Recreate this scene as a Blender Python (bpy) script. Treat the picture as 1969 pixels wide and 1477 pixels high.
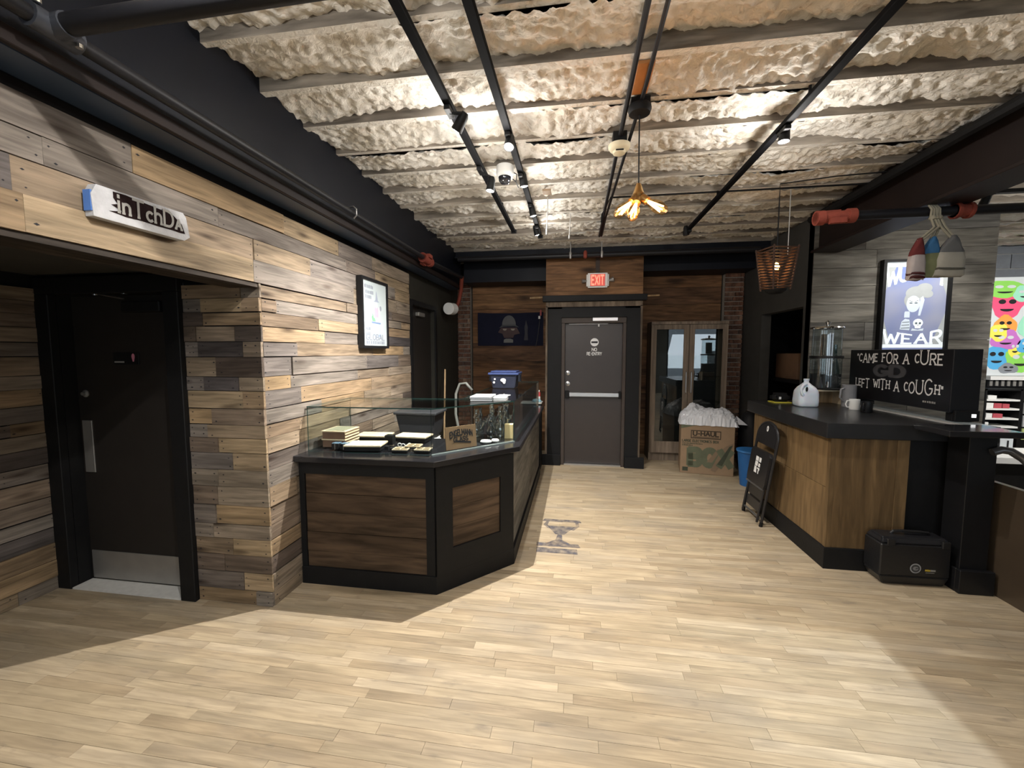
import bpy, bmesh, math, random
import numpy as np
from mathutils import Vector, Matrix

# ------------------------------------------------------------------ clear
for o in list(bpy.data.objects):
    bpy.data.objects.remove(o, do_unlink=True)
sc = bpy.context.scene
COL = sc.collection
RND = random.Random(11)

# ------------------------------------------------------------------ camera
FPX = 800.0
PITCH = math.radians(4.396)
YAW = math.radians(8.681)
fw = Vector((-math.sin(YAW) * math.cos(PITCH), math.cos(YAW) * math.cos(PITCH), -math.sin(PITCH)))
rt = Vector((math.cos(YAW), math.sin(YAW), 0))
upv = rt.cross(fw)
cd = bpy.data.cameras.new('camera')
cam = bpy.data.objects.new('camera', cd)
COL.objects.link(cam)
cd.sensor_width = 36.0
cd.lens = FPX / 1969.0 * 36.0
cd.clip_start = 0.02
cd.clip_end = 100
m = Matrix.Identity(4)
for i in range(3):
    m[i][0], m[i][1], m[i][2] = rt[i], upv[i], -fw[i]
m[2][3] = 1.65
cam.matrix_world = m
sc.camera = cam

# ------------------------------------------------------------------ world, daylight, exposure
w = bpy.data.worlds.new('overcast_street')
sc.world = w
w.use_nodes = True
w.node_tree.nodes['Background'].inputs[0].default_value = (0.62, 0.72, 0.85, 1)
w.node_tree.nodes['Background'].inputs[1].default_value = 0.6
vs = sc.view_settings
vs.view_transform = 'Standard'
vs.look = 'None'
vs.gamma = 1.0
vs.use_curve_mapping = False
vs.exposure = 0.27

def area(name, loc, rot, sx, sy, power, col):
    l = bpy.data.lights.new(name, 'AREA')
    l.shape = 'RECTANGLE'
    l.size, l.size_y, l.energy, l.color = sx, sy, power, col
    o = bpy.data.objects.new(name, l)
    o.location, o.rotation_euler = loc, rot
    COL.objects.link(o)
    return o

# daylight through the three street windows in the wall behind the camera
for wx in (-0.9, 1.6, 4.6):
    area('daylight', (wx, -4.42, 1.65), (math.radians(45), 0, 0), 1.9, 1.9, 32.0, (0.80, 0.90, 1.0))

TRACK_W = 112.0      # watts of one track lamp
TRACK_C = (1.0, 0.965, 0.915)

# ------------------------------------------------------------------ mesh helpers
ORG = {}

def tag(o, label=None, cat=None, group=None, kind=None):
    if label: o['label'] = label
    if cat: o['category'] = cat
    if group: o['group'] = group
    if kind: o['kind'] = kind
    return o

def thing(name, label, cat, loc=(0, 0, 0), rz=None, group=None):
    o = bpy.data.objects.new(name, None)
    o.empty_display_size = 0.05
    COL.objects.link(o)
    o.location = loc
    if rz is not None:
        o.rotation_euler = (0, 0, rz)
        ORG[o.name] = Vector((0, 0, 0))
    else:
        ORG[o.name] = Vector(loc)
    return tag(o, label, cat, group)

class MB:
    def __init__(s):
        s.v, s.f, s.m, s.mi = [], [], [], 0
    def add(s, vs, fs):
        b = len(s.v)
        s.v += [tuple(p) for p in vs]
        for f in fs:
            s.f.append(tuple(b + i for i in f))
            s.m.append(s.mi)
        return s
    def hexa(s, c):          # bottom 4 (ccw from above), top 4
        return s.add(c, [(3, 2, 1, 0), (4, 5, 6, 7), (0, 1, 5, 4), (1, 2, 6, 5), (2, 3, 7, 6), (3, 0, 4, 7)])
    def box(s, x0, x1, y0, y1, z0, z1):
        return s.hexa([(x0, y0, z0), (x1, y0, z0), (x1, y1, z0), (x0, y1, z0),
                       (x0, y0, z1), (x1, y0, z1), (x1, y1, z1), (x0, y1, z1)])
    def obox(s, c, size, rot=None):
        a, b, d = [q / 2 for q in size]
        pts = [(-a, -b, -d), (a, -b, -d), (a, b, -d), (-a, b, -d), (-a, -b, d), (a, -b, d), (a, b, d), (-a, b, d)]
        c = Vector(c)
        if rot is None: rot = Matrix.Identity(3)
        return s.hexa([c + rot @ Vector(p) for p in pts])
    def cyl(s, p0, p1, r0, r1=None, n=14, caps=True):
        if r1 is None: r1 = r0
        p0, p1 = Vector(p0), Vector(p1)
        d = (p1 - p0).normalized()
        a = d.orthogonal().normalized(); b = d.cross(a)
        vs = []
        for p, r in ((p0, r0), (p1, r1)):
            for i in range(n):
                t = 2 * math.pi * i / n
                vs.append(p + a * math.cos(t) * r + b * math.sin(t) * r)
        fs = [(i, (i + 1) % n, n + (i + 1) % n, n + i) for i in range(n)]
        if caps:
            fs += [tuple(range(n - 1, -1, -1)), tuple(range(n, 2 * n))]
        return s.add(vs, fs)
    def tube(s, pts, r, n=8, closed=False):
        pts = [Vector(p) for p in pts]
        k = len(pts)
        vs, fs = [], []
        prev = None
        for i, p in enumerate(pts):
            if closed: d = pts[(i + 1) % k] - pts[i - 1]
            else: d = pts[min(i + 1, k - 1)] - pts[max(i - 1, 0)]
            d.normalize()
            a = d.orthogonal().normalized() if prev is None else (prev - d * prev.dot(d)).normalized()
            prev = a
            b = d.cross(a)
            rr = r[i] if isinstance(r, (list, tuple)) else r
            for j in range(n):
                t = 2 * math.pi * j / n
                vs.append(p + a * math.cos(t) * rr + b * math.sin(t) * rr)
        for i in range(k if closed else k - 1):
            q = (i + 1) % k
            for j in range(n):
                fs.append((i * n + j, i * n + (j + 1) % n, q * n + (j + 1) % n, q * n + j))
        if not closed:
            fs += [tuple(range(n - 1, -1, -1)), tuple((k - 1) * n + j for j in range(n))]
        return s.add(vs, fs)
    def lathe(s, prof, c=(0, 0, 0), n=20, rot=None, sx=1, sy=1):
        c = Vector(c)
        vs, fs = [], []
        for r, z in prof:
            for j in range(n):
                t = 2 * math.pi * j / n
                p = Vector((r * math.cos(t) * sx, r * math.sin(t) * sy, z))
                if rot is not None: p = rot @ p
                vs.append(c + p)
        for i in range(len(prof) - 1):
            for j in range(n):
                fs.append((i * n + j, i * n + (j + 1) % n, (i + 1) * n + (j + 1) % n, (i + 1) * n + j))
        if prof[0][0] > 1e-5: fs.append(tuple(range(n - 1, -1, -1)))
        if prof[-1][0] > 1e-5: fs.append(tuple((len(prof) - 1) * n + j for j in range(n)))
        return s.add(vs, fs)
    def prism(s, poly, z0, z1):
        n = len(poly)
        vs = [(x, y, z0) for x, y in poly] + [(x, y, z1) for x, y in poly]
        fs = [tuple(range(n - 1, -1, -1)), tuple(range(n, 2 * n))]
        fs += [(i, (i + 1) % n, n + (i + 1) % n, n + i) for i in range(n)]
        return s.add(vs, fs)
    def build(s, name, mats, parent=None, smooth=False, bevel=0.0, segs=1, loc=None):
        if not isinstance(mats, (list, tuple)): mats = [mats]
        if parent is not None:
            org = ORG[parent.name]
        elif loc is not None:
            org = Vector(loc)
        else:
            a = np.array(s.v)
            org = Vector(((a[:, 0].min() + a[:, 0].max()) / 2, (a[:, 1].min() + a[:, 1].max()) / 2, a[:, 2].min()))
        me = bpy.data.meshes.new(name)
        me.from_pydata([(p[0] - org[0], p[1] - org[1], p[2] - org[2]) for p in s.v], [], s.f)
        for mt in mats: me.materials.append(mt)
        if len(mats) > 1: me.polygons.foreach_set('material_index', s.m)
        if bevel > 0:
            bm = bmesh.new(); bm.from_mesh(me)
            bmesh.ops.bevel(bm, geom=bm.edges[:], offset=bevel, segments=segs, affect='EDGES', clamp_overlap=True)
            bm.to_mesh(me); bm.free()
        if smooth:
            me.polygons.foreach_set('use_smooth', [True] * len(me.polygons))
            try:
                if smooth is True: me.set_sharp_from_angle(angle=math.radians(40))
            except Exception: pass
        me.update()
        o = bpy.data.objects.new(name, me)
        COL.objects.link(o)
        if parent is not None:
            o.parent = parent
        else:
            o.location = org
        ORG[o.name] = org
        return o

def bx(*a): return MB().box(*a)

def copy_tree(o, parent=None):
    c = o.copy(); COL.objects.link(c); c.parent = parent
    for ch in o.children: copy_tree(ch, c)
    return c

# ------------------------------------------------------------------ 2-D print helpers
def ell(cx, cy, rx, ry, n=24, a0=0, a1=360):
    return [(cx + rx * math.cos(math.radians(a0 + (a1 - a0) * i / n)), cy + ry * math.sin(math.radians(a0 + (a1 - a0) * i / n))) for i in range(n + (0 if a1 - a0 == 360 else 1))]

def art(name, polys, mat, parent, o, r, u, off=0.0, warp=None):
    """flat print: polygons given in (right, up) units from o, lifted by off along the surface normal"""
    o, r, u = Vector(o), Vector(r), Vector(u)
    n = r.cross(u).normalized()
    b = MB()
    for p in polys:
        if warp: p = [warp(x, y) for x, y in p]
        b.add([o + r * x + u * y + n * (off + .00006 * (len(b.f) % 12)) for x, y in p], [tuple(range(len(p)))])
    return b.build(name, mat, parent)

def arc(cx, cy, rx, ry, a0, a1, n=10): return [(cx + rx * math.cos(math.radians(a0 + (a1 - a0) * i / n)), cy + ry * math.sin(math.radians(a0 + (a1 - a0) * i / n))) for i in range(n + 1)]

GL = {
 'A': (.72, [[(0, 0), (.36, 1), (.72, 0)], [(.13, .36), (.59, .36)]]),
 'B': (.62, [[(0, 0), (0, 1)], [(0, 1), (.35, 1)] + arc(.35, .77, .24, .23, 90, -90) + [(0, .54)], [(.35, .54)] + arc(.37, .27, .25, .27, 90, -90) + [(0, 0)]]),
 'C': (.66, [arc(.36, .5, .36, .5, 50, 310, 14)]),
 'D': (.68, [[(0, 0), (0, 1), (.3, 1)] + arc(.3, .5, .38, .5, 90, -90, 12) + [(0, 0)]]),
 'E': (.58, [[(0, 0), (0, 1)], [(0, 1), (.56, 1)], [(0, .52), (.42, .52)], [(0, 0), (.56, 0)]]),
 'F': (.56, [[(0, 0), (0, 1)], [(0, 1), (.56, 1)], [(0, .52), (.42, .52)]]),
 'G': (.7, [arc(.36, .5, .36, .5, 50, 330, 14) + [(.68, .42), (.42, .42)]]),
 'H': (.68, [[(0, 0), (0, 1)], [(.66, 0), (.66, 1)], [(0, .5), (.66, .5)]]),
 'I': (.12, [[(.06, 0), (.06, 1)]]),
 'K': (.64, [[(0, 0), (0, 1)], [(.6, 1), (0, .4)], [(.2, .6), (.64, 0)]]),
 'L': (.54, [[(0, 1), (0, 0), (.54, 0)]]),
 'M': (.8, [[(0, 0), (0, 1), (.4, .3), (.8, 1), (.8, 0)]]),
 'N': (.68, [[(0, 0), (0, 1), (.68, 0), (.68, 1)]]),
 'O': (.74, [arc(.37, .5, .37, .5, 0, 360, 20)]),
 'P': (.6, [[(0, 0), (0, 1), (.32, 1)] + arc(.32, .73, .27, .27, 90, -90) + [(0, .46)]]),
 'R': (.64, [[(0, 0), (0, 1), (.34, 1)] + arc(.34, .74, .26, .26, 90, -90) + [(0, .48)], [(.3, .48), (.64, 0)]]),
 'S': (.6, [arc(.3, .75, .28, .25, 30, 250, 10) + arc(.3, .25, .28, .25, 90, -150, 10)]),
 'T': (.66, [[(0, 1), (.66, 1)], [(.33, 1), (.33, 0)]]),
 'U': (.68, [[(0, 1), (0, .34)] + arc(.34, .34, .34, .34, 180, 360, 10) + [(.68, 1)]]),
 'W': (.98, [[(0, 1), (.25, 0), (.49, .75), (.73, 0), (.98, 1)]]),
 'X': (.66, [[(0, 0), (.66, 1)], [(0, 1), (.66, 0)]]),
 'Y': (.66, [[(0, 1), (.33, .5), (.66, 1)], [(.33, .5), (.33, 0)]]),
 '-': (.36, [[(.04, .45), (.32, .45)]]),
 '"': (.26, [[(.05, 1), (.05, .78)], [(.2, 1), (.2, .78)]]),
 'i': (.1, [[(.05, 0), (.05, .62)], [(.05, .82), (.05, .95)]]),
 'n': (.46, [[(0, 0), (0, .62)], [(0, .42)] + arc(.22, .4, .22, .22, 180, 0, 8) + [(.44, 0)]]),
 'c': (.44, [arc(.25, .31, .25, .31, 50, 310, 12)]),
 'h': (.46, [[(0, 0), (0, 1)], [(0, .42)] + arc(.22, .4, .22, .22, 180, 0, 8) + [(.44, 0)]]),
 ' ': (.36, []),
}

def strokes(text, h=1.0, t=.14, serif=0.0, gap=.2, sizes=None, drops=None):
    """returns polygons (x right, y up) of stroked capitals, baseline 0, and the total width"""
    polys, x = [], 0.0
    for k, ch in enumerate(text):
        wdt, pl = GL[ch]
        s = h * (sizes[k] if sizes else 1)
        dy = h * (drops[k] if drops else 0)
        for line in pl:
            pts = [(x + px * s, dy + py * s) for px, py in line]
            T = t * h / 2
            for i in range(len(pts) - 1):
                (ax, ay), (bx_, by) = pts[i], pts[i + 1]
                L = math.hypot(bx_ - ax, by - ay)
                if L < 1e-9: continue
                ux, uy = (bx_ - ax) / L, (by - ay) / L
                ex = T * .55
                ax2, ay2, bx2, by2 = ax - ux * ex, ay - uy * ex, bx_ + ux * ex, by + uy * ex
                polys.append([(ax2 + uy * T, ay2 - ux * T), (bx2 + uy * T, by2 - ux * T), (bx2 - uy * T, by2 + ux * T), (ax2 - uy * T, ay2 + ux * T)])
            if serif > 0 and ch not in '-"':
                for (ax, ay), q in ((pts[0], pts[1]), (pts[-1], pts[-2])):
                    if abs(ay - q[1]) > .2 * s and (abs(ay - dy) < .02 * s or abs(ay - dy - s) < .02 * s):
                        w2 = serif * h
                        polys.append([(ax - w2, ay - T * .8), (ax + w2, ay - T * .8), (ax + w2, ay + T * .8), (ax - w2, ay + T * .8)])
        x += (wdt + gap) * s
    return polys, x - gap * h

def lettering(text, mat, parent, o, r, u, height, width=None, t=.14, serif=0, gap=.22, off=.001, sizes=None, drops=None, warp=None, name='lettering'):
    polys, W = strokes(text, 1.0, t, serif, gap, sizes, drops)
    kx = height if width is None else width / W
    polys = [[(x * kx, y * height) for x, y in p] for p in polys]
    return art(name, polys, mat, parent, o, r, u, off, warp)

# ------------------------------------------------------------------ materials
def _new(name):
    mt = bpy.data.materials.new(name); mt.use_nodes = True
    nt = mt.node_tree
    return mt, nt, nt.nodes['Principled BSDF'], nt.links

def N(nt, typ, **kw):
    n = nt.nodes.new(typ)
    for k, v in kw.items():
        if k in n.inputs: n.inputs[k].default_value = v
        else: setattr(n, k, v)
    return n

def mixc(nt, fac, a, b, mode='MIX'):
    n = nt.nodes.new('ShaderNodeMix'); n.data_type = 'RGBA'; n.blend_type = mode
    for sock, val in ((0, fac), (6, a), (7, b)):
        if hasattr(val, 'type') and hasattr(val, 'links'): nt.links.new(val, n.inputs[sock])
        elif isinstance(val, (int, float)): n.inputs[sock].default_value = val
        else: n.inputs[sock].default_value = (*val[:3], 1)
    return n.outputs[2]

def math_n(nt, op, a, b=0.0, clamp=False):
    n = nt.nodes.new('ShaderNodeMath'); n.operation = op; n.use_clamp = clamp
    for i, v in enumerate((a, b)):
        if hasattr(v, 'links'): nt.links.new(v, n.inputs[i])
        else: n.inputs[i].default_value = v
    return n.outputs[0]

def ramp(nt, fac, stops, interp='LINEAR'):
    r = nt.nodes.new('ShaderNodeValToRGB')
    r.color_ramp.interpolation = interp
    e = r.color_ramp.elements
    while len(e) < len(stops): e.new(0.5)
    for el, (p, c) in zip(e, stops):
        el.position = p; el.color = (*c, 1)
    nt.links.new(fac, r.inputs[0])
    return r.outputs[0]

MC = {}
def PM(name, col, rough=.55, metal=0.0, var=.18, scale=9.0, bump=0.0, bscale=60.0, emit=0.0, coat=0.0, spec=None, trans=0.0, alpha=1.0):
    """plain procedural material: colour broken up by soft noise"""
    if name in MC: return MC[name]
    mt, nt, p, L = _new(name)
    tc = N(nt, 'ShaderNodeTexCoord')
    nz = N(nt, 'ShaderNodeTexNoise', Scale=scale, Detail=4.0)
    L.new(tc.outputs['Object'], nz.inputs['Vector'])
    a = [c * (1 - var) for c in col]; b = [min(1, c * (1 + var)) for c in col]
    c = mixc(nt, nz.outputs[0], a, b)
    L.new(c, p.inputs['Base Color'])
    p.inputs['Roughness'].default_value = rough
    p.inputs['Metallic'].default_value = metal
    p.inputs['Specular IOR Level'].default_value = spec if spec is not None else (.5 if rough < .45 else .22)
    p.inputs['Coat Weight'].default_value = coat
    p.inputs['Alpha'].default_value = alpha
    if trans: p.inputs['Subsurface Weight'].default_value = trans
    if emit:
        L.new(c, p.inputs['Emission Color']); p.inputs['Emission Strength'].default_value = emit
    if bump:
        n2 = N(nt, 'ShaderNodeTexNoise', Scale=bscale, Detail=6.0)
        L.new(tc.outputs['Object'], n2.inputs['Vector'])
        bp = N(nt, 'ShaderNodeBump', Strength=bump, Distance=.01)
        L.new(n2.outputs[0], bp.inputs['Height']); L.new(bp.outputs[0], p.inputs['Normal'])
    MC[name] = mt
    return mt

def WOOD(name, stops, grain=(1.3, 16, 16), contrast=.55, rough=.7, knots=0.0, blot=.35, bump=.25, spec=.16, saw=0.0, kscale=(1.2, 5, 5), wear=0.0):
    """wood whose tone changes from piece to piece (object and island random), grain along local X"""
    if name in MC: return MC[name]
    mt, nt, p, L = _new(name)
    tc = N(nt, 'ShaderNodeTexCoord'); oi = N(nt, 'ShaderNodeObjectInfo'); ge = N(nt, 'ShaderNodeNewGeometry')
    rnd = math_n(nt, 'FRACT', math_n(nt, 'ADD', oi.outputs['Random'], ge.outputs['Random Per Island']))
    offs = math_n(nt, 'MULTIPLY', rnd, 61.7)
    va = N(nt, 'ShaderNodeVectorMath', operation='ADD')
    L.new(tc.outputs['Object'], va.inputs[0])
    cx = N(nt, 'ShaderNodeCombineXYZ')
    for i in range(3): L.new(offs, cx.inputs[i])
    L.new(cx.outputs[0], va.inputs[1])
    def noise(sc3, scale, det, dist=0.0):
        mp = N(nt, 'ShaderNodeMapping'); mp.inputs['Scale'].default_value = sc3
        L.new(va.outputs[0], mp.inputs[0])
        nz = N(nt, 'ShaderNodeTexNoise', Scale=scale, Detail=det, Distortion=dist)
        L.new(mp.outputs[0], nz.inputs['Vector'])
        return nz.outputs[0]
    g1 = noise(grain, 3.0, 7.0, .6)
    g2 = noise((grain[0] * .6, grain[1] * .22, grain[2] * .22), 2.2, 3.0, .4)
    col = ramp(nt, rnd, stops)
    f1 = N(nt, 'ShaderNodeMapRange'); f1.inputs[1].default_value = .32; f1.inputs[2].default_value = .68
    f1.inputs[3].default_value = 1 - contrast; f1.inputs[4].default_value = 1 + contrast * .45
    L.new(g1, f1.inputs[0])
    f2 = N(nt, 'ShaderNodeMapRange'); f2.inputs[1].default_value = .35; f2.inputs[2].default_value = .65
    f2.inputs[3].default_value = 1 - blot; f2.inputs[4].default_value = 1 + blot * .5
    L.new(g2, f2.inputs[0])
    k = math_n(nt, 'MULTIPLY', f1.outputs[0], f2.outputs[0])
    kc = N(nt, 'ShaderNodeCombineColor')
    for i in range(3): L.new(k, kc.inputs[i])
    col = mixc(nt, 1.0, col, kc.outputs[0], 'MULTIPLY')
    if knots > 0:
        mp = N(nt, 'ShaderNodeMapping'); mp.inputs['Scale'].default_value = kscale
        L.new(va.outputs[0], mp.inputs[0])
        vo = N(nt, 'ShaderNodeTexVoronoi', Scale=1.0); vo.feature = 'F1'
        L.new(mp.outputs[0], vo.inputs['Vector'])
        kf = N(nt, 'ShaderNodeMapRange'); kf.inputs[1].default_value = .05; kf.inputs[2].default_value = .24
        kf.inputs[3].default_value = knots; kf.inputs[4].default_value = 0
        L.new(vo.outputs['Distance'], kf.inputs[0])
        col = mixc(nt, kf.outputs[0], col, (.025, .014, .009))
    if wear > 0:        # grey traffic scuffs running across the boards
        gp = N(nt, 'ShaderNodeNewGeometry')
        for scl, lo_, hi_, amt, cc in (((1.1, 2.2, 1), .50, .72, wear, (.235, .205, .165)), ((4.5, 14, 1), .62, .74, wear * .9, (.16, .135, .105)), ((.7, .9, 1), .52, .75, wear * .6, (.43, .33, .20))):
            mp = N(nt, 'ShaderNodeMapping'); mp.inputs['Scale'].default_value = scl
            L.new(gp.outputs['Position'], mp.inputs[0])
            nz = N(nt, 'ShaderNodeTexNoise', Scale=1.3, Detail=5.0); L.new(mp.outputs[0], nz.inputs['Vector'])
            mr_ = N(nt, 'ShaderNodeMapRange'); mr_.inputs[1].default_value = lo_; mr_.inputs[2].default_value = hi_; mr_.inputs[3].default_value = 0; mr_.inputs[4].default_value = amt
            L.new(nz.outputs[0], mr_.inputs[0])
            col = mixc(nt, mr_.outputs[0], col, cc)
    L.new(col, p.inputs['Base Color'])
    p.inputs['Roughness'].default_value = rough
    p.inputs['Specular IOR Level'].default_value = spec
    bp = N(nt, 'ShaderNodeBump', Strength=bump, Distance=.008)
    L.new(g1, bp.inputs['Height']); L.new(bp.outputs[0], p.inputs['Normal'])
    MC[name] = mt
    return mt

def GLASS(name, tint=(.965, .985, .98), base=.03, rough=0.0):
    if name in MC: return MC[name]
    mt = bpy.data.materials.new(name); mt.use_nodes = True
    nt = mt.node_tree; L = nt.links
    nt.nodes.remove(nt.nodes['Principled BSDF'])
    out = nt.nodes['Material Output']
    tr = N(nt, 'ShaderNodeBsdfTransparent'); tr.inputs[0].default_value = (*tint, 1)
    gl = N(nt, 'ShaderNodeBsdfGlossy'); gl.inputs['Roughness'].default_value = rough
    lw = N(nt, 'ShaderNodeLayerWeight'); lw.inputs[0].default_value = .5
    f = math_n(nt, 'ADD', math_n(nt, 'MULTIPLY', math_n(nt, 'POWER', lw.outputs['Facing'], 5.0), .85), base, True)
    ms = N(nt, 'ShaderNodeMixShader')
    L.new(f, ms.inputs[0]); L.new(tr.outputs[0], ms.inputs[1]); L.new(gl.outputs[0], ms.inputs[2])
    L.new(ms.outputs[0], out.inputs[0])
    MC[name] = mt
    return mt

def FOAM():
    mt, nt, p, L = _new('spray_foam')
    tc = N(nt, 'ShaderNodeTexCoord')
    n1 = N(nt, 'ShaderNodeTexNoise', Scale=2.2, Detail=5.0); L.new(tc.outputs['Object'], n1.inputs['Vector'])
    n2 = N(nt, 'ShaderNodeTexNoise', Scale=17.0, Detail=5.0, Distortion=1.2); L.new(tc.outputs['Object'], n2.inputs['Vector'])
    c = ramp(nt, n1.outputs[0], [(.3, (.72, .66, .56)), (.5, (.80, .76, .69)), (.7, (.86, .835, .78))])
    f = N(nt, 'ShaderNodeMapRange'); f.inputs[1].default_value = .3; f.inputs[2].default_value = .46; f.inputs[3].default_value = .55; f.inputs[4].default_value = 0
    L.new(n2.outputs[0], f.inputs[0])
    c = mixc(nt, f.outputs[0], c, (.42, .34, .25))
    L.new(c, p.inputs['Base Color']); p.inputs['Roughness'].default_value = .9; p.inputs['Specular IOR Level'].default_value = .2
    n3 = N(nt, 'ShaderNodeTexNoise', Scale=34.0, Detail=5.0, Distortion=.8); L.new(tc.outputs['Object'], n3.inputs['Vector'])
    bp = N(nt, 'ShaderNodeBump', Strength=.75, Distance=.014)
    L.new(n3.outputs[0], bp.inputs['Height']); L.new(bp.outputs[0], p.inputs['Normal'])
    return mt

m_foam = FOAM()
m_pallet = WOOD('reclaimed_pallet_wood', [(0, (.20, .15, .108)), (.12, (.10, .077, .064)), (.24, (.29, .205, .125)), (.36, (.185, .162, .14)),
    (.48, (.34, .25, .15)), (.58, (.135, .11, .094)), (.70, (.25, .218, .185)), (.80, (.31, .215, .12)), (.9, (.075, .066, .066)), (1, (.22, .188, .162))], contrast=.36, knots=.8, kscale=(2.4, 10, 10), blot=.34, grain=(1.2, 17, 17), bump=.5)
m_floorwood = WOOD('worn_maple_strip', [(0, (.345, .265, .17)), (.25, (.41, .325, .215)), (.5, (.365, .29, .19)), (.75, (.44, .355, .245)), (1, (.33, .255, .165))],
    grain=(1.6, 22, 22), contrast=.2, rough=.55, blot=.2, bump=.05, spec=.2, wear=.6)
m_cedar = WOOD('stained_cedar', [(0, (.17, .085, .042)), (.5, (.235, .125, .058)), (1, (.13, .068, .038))], grain=(1.0, 9, 9), contrast=.5, knots=.9, rough=.6, kscale=(1.3, 4.2, 4.2))
m_grayboard = WOOD('grey_stained_board', [(0, (.135, .125, .108)), (.5, (.185, .172, .145)), (1, (.105, .10, .092))], grain=(1.0, 10, 10), contrast=.4, knots=.7, kscale=(1.2, 4, 4))
m_counterwood = WOOD('stained_pine_panel', [(0, (.070, .045, .028)), (.5, (.095, .062, .038)), (1, (.055, .036, .023))], grain=(1.0, 8, 8), contrast=.5, knots=.8, rough=.55, kscale=(1.2, 4.5, 4.5))
m_plyside = WOOD('brown_stained_plywood', [(0, (.155, .098, .046)), (1, (.19, .122, .058))], grain=(9, 9, 1.2), contrast=.3, rough=.5, blot=.3)
m_greige = WOOD('greige_cabinet_wood', [(0, (.20, .155, .115)), (1, (.24, .185, .14))], grain=(14, 14, 1.2), contrast=.22, rough=.55, bump=.08)
m_strip = WOOD('weathered_edge_strip', [(0, (.15, .115, .085)), (1, (.19, .145, .105))], grain=(9, 9, 1.4), contrast=.4)
m_tanwood = WOOD('raw_pine', [(0, (.42, .28, .15)), (1, (.50, .35, .2))], grain=(9, 9, 1.4), contrast=.3)
m_joist = WOOD('old_joist', [(0, (.27, .23, .185)), (.5, (.33, .29, .24)), (1, (.21, .18, .15))], grain=(1.2, 9, 9), contrast=.45, rough=.85)
m_black = PM('black_paint', (.006, .006, .0065), rough=.6, var=.35, bump=.1, spec=.25)
m_blacksatin = PM('black_satin', (.008, .008, .009), rough=.4, var=.3, spec=.35)
m_beam = PM('blue_black_beam_paint', (.005, .0062, .0105), rough=.5, var=.3, scale=4)
m_brownbeam = PM('brown_black_beam', (.014, .009, .008), rough=.55, var=.35, scale=4)
m_pipe = PM('black_pipe', (.009, .009, .011), rough=.45, spec=.3, var=.2)
m_steel = PM('brushed_steel', (.55, .55, .55), rough=.32, metal=1.0, var=.1)
m_dullsteel = PM('dull_steel', (.40, .39, .37), rough=.5, metal=.8, var=.15)
m_chrome = PM('chrome', (.75, .75, .75), rough=.12, metal=1.0, var=.04)
m_white = PM('white_plastic', (.78, .78, .76), rough=.45, var=.04)
m_ivory = PM('ivory_plastic', (.72, .66, .48), rough=.5, var=.05)
m_red = PM('red_oxide_fitting', (.21, .046, .03), rough=.7, var=.25, scale=40)
m_olive = PM('dark_olive_paint', (.030, .028, .022), rough=.7, var=.2)
m_darkgray = PM('dark_grey_paint', (.050, .049, .046), rough=.7, var=.2)
m_bluegrey_brick = PM('painted_grey_block', (.12, .13, .145), rough=.8, var=.25, bump=.3)
m_plaster = PM('grey_plaster', (.22, .215, .20), rough=.85, var=.15)
m_doorbrown = PM('bronze_door_paint', (.034, .026, .023), rough=.42, var=.12)
m_doordark = PM('dark_bronze_door', (.020, .017, .015), rough=.5, var=.15)
m_framebrown = PM('bronze_frame_paint', (.06, .047, .04), rough=.5, var=.15)
m_glass = GLASS('clear_glass')
m_glassgreen = PM('glass_edge', (.02, .055, .05), rough=.2, var=.15, spec=.8)
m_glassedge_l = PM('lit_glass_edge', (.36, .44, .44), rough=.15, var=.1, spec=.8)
m_paper = PM('white_paper', (.62, .66, .68), rough=.7, var=.03)
m_ink = PM('black_ink', (.02, .02, .022), rough=.7, var=.1)
m_printwhite = PM('white_print', (.75, .75, .74), rough=.6, var=.04)
m_card = PM('corrugated_cardboard', (.27, .185, .115), rough=.85, var=.12, scale=14)
m_cardink = PM('box_ink_brown', (.05, .038, .026), rough=.85, var=.2)
m_greenink = PM('box_ink_green', (.115, .125, .08), rough=.85, var=.25)
m_darkgrn = PM('box_ink_dark_green', (.055, .062, .042), rough=.85, var=.2)
m_cream = WOOD('pale_birch', [(0, (.62, .50, .33)), (1, (.70, .58, .40))], grain=(2, 14, 14), contrast=.12, bump=.03, blot=.1)
m_kraft = PM('kraft_board', (.21, .135, .075), rough=.8, var=.12)
m_brick = WOOD('old_red_brick', [(0, (.15, .075, .05)), (.4, (.20, .105, .07)), (.7, (.11, .065, .05)), (1, (.25, .16, .11))], grain=(9, 9, 9), contrast=.4, rough=.9, blot=.4, bump=.5)
m_mortar = PM('lime_mortar', (.34, .31, .27), rough=.95, var=.25, scale=30, bump=.4)
# ================================================================== STRUCTURE
def struct(name, b, mat, **k):
    o = b.build(name, mat, None, loc=(0, 0, 0), **k)
    o['kind'] = 'structure'
    return o

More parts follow.
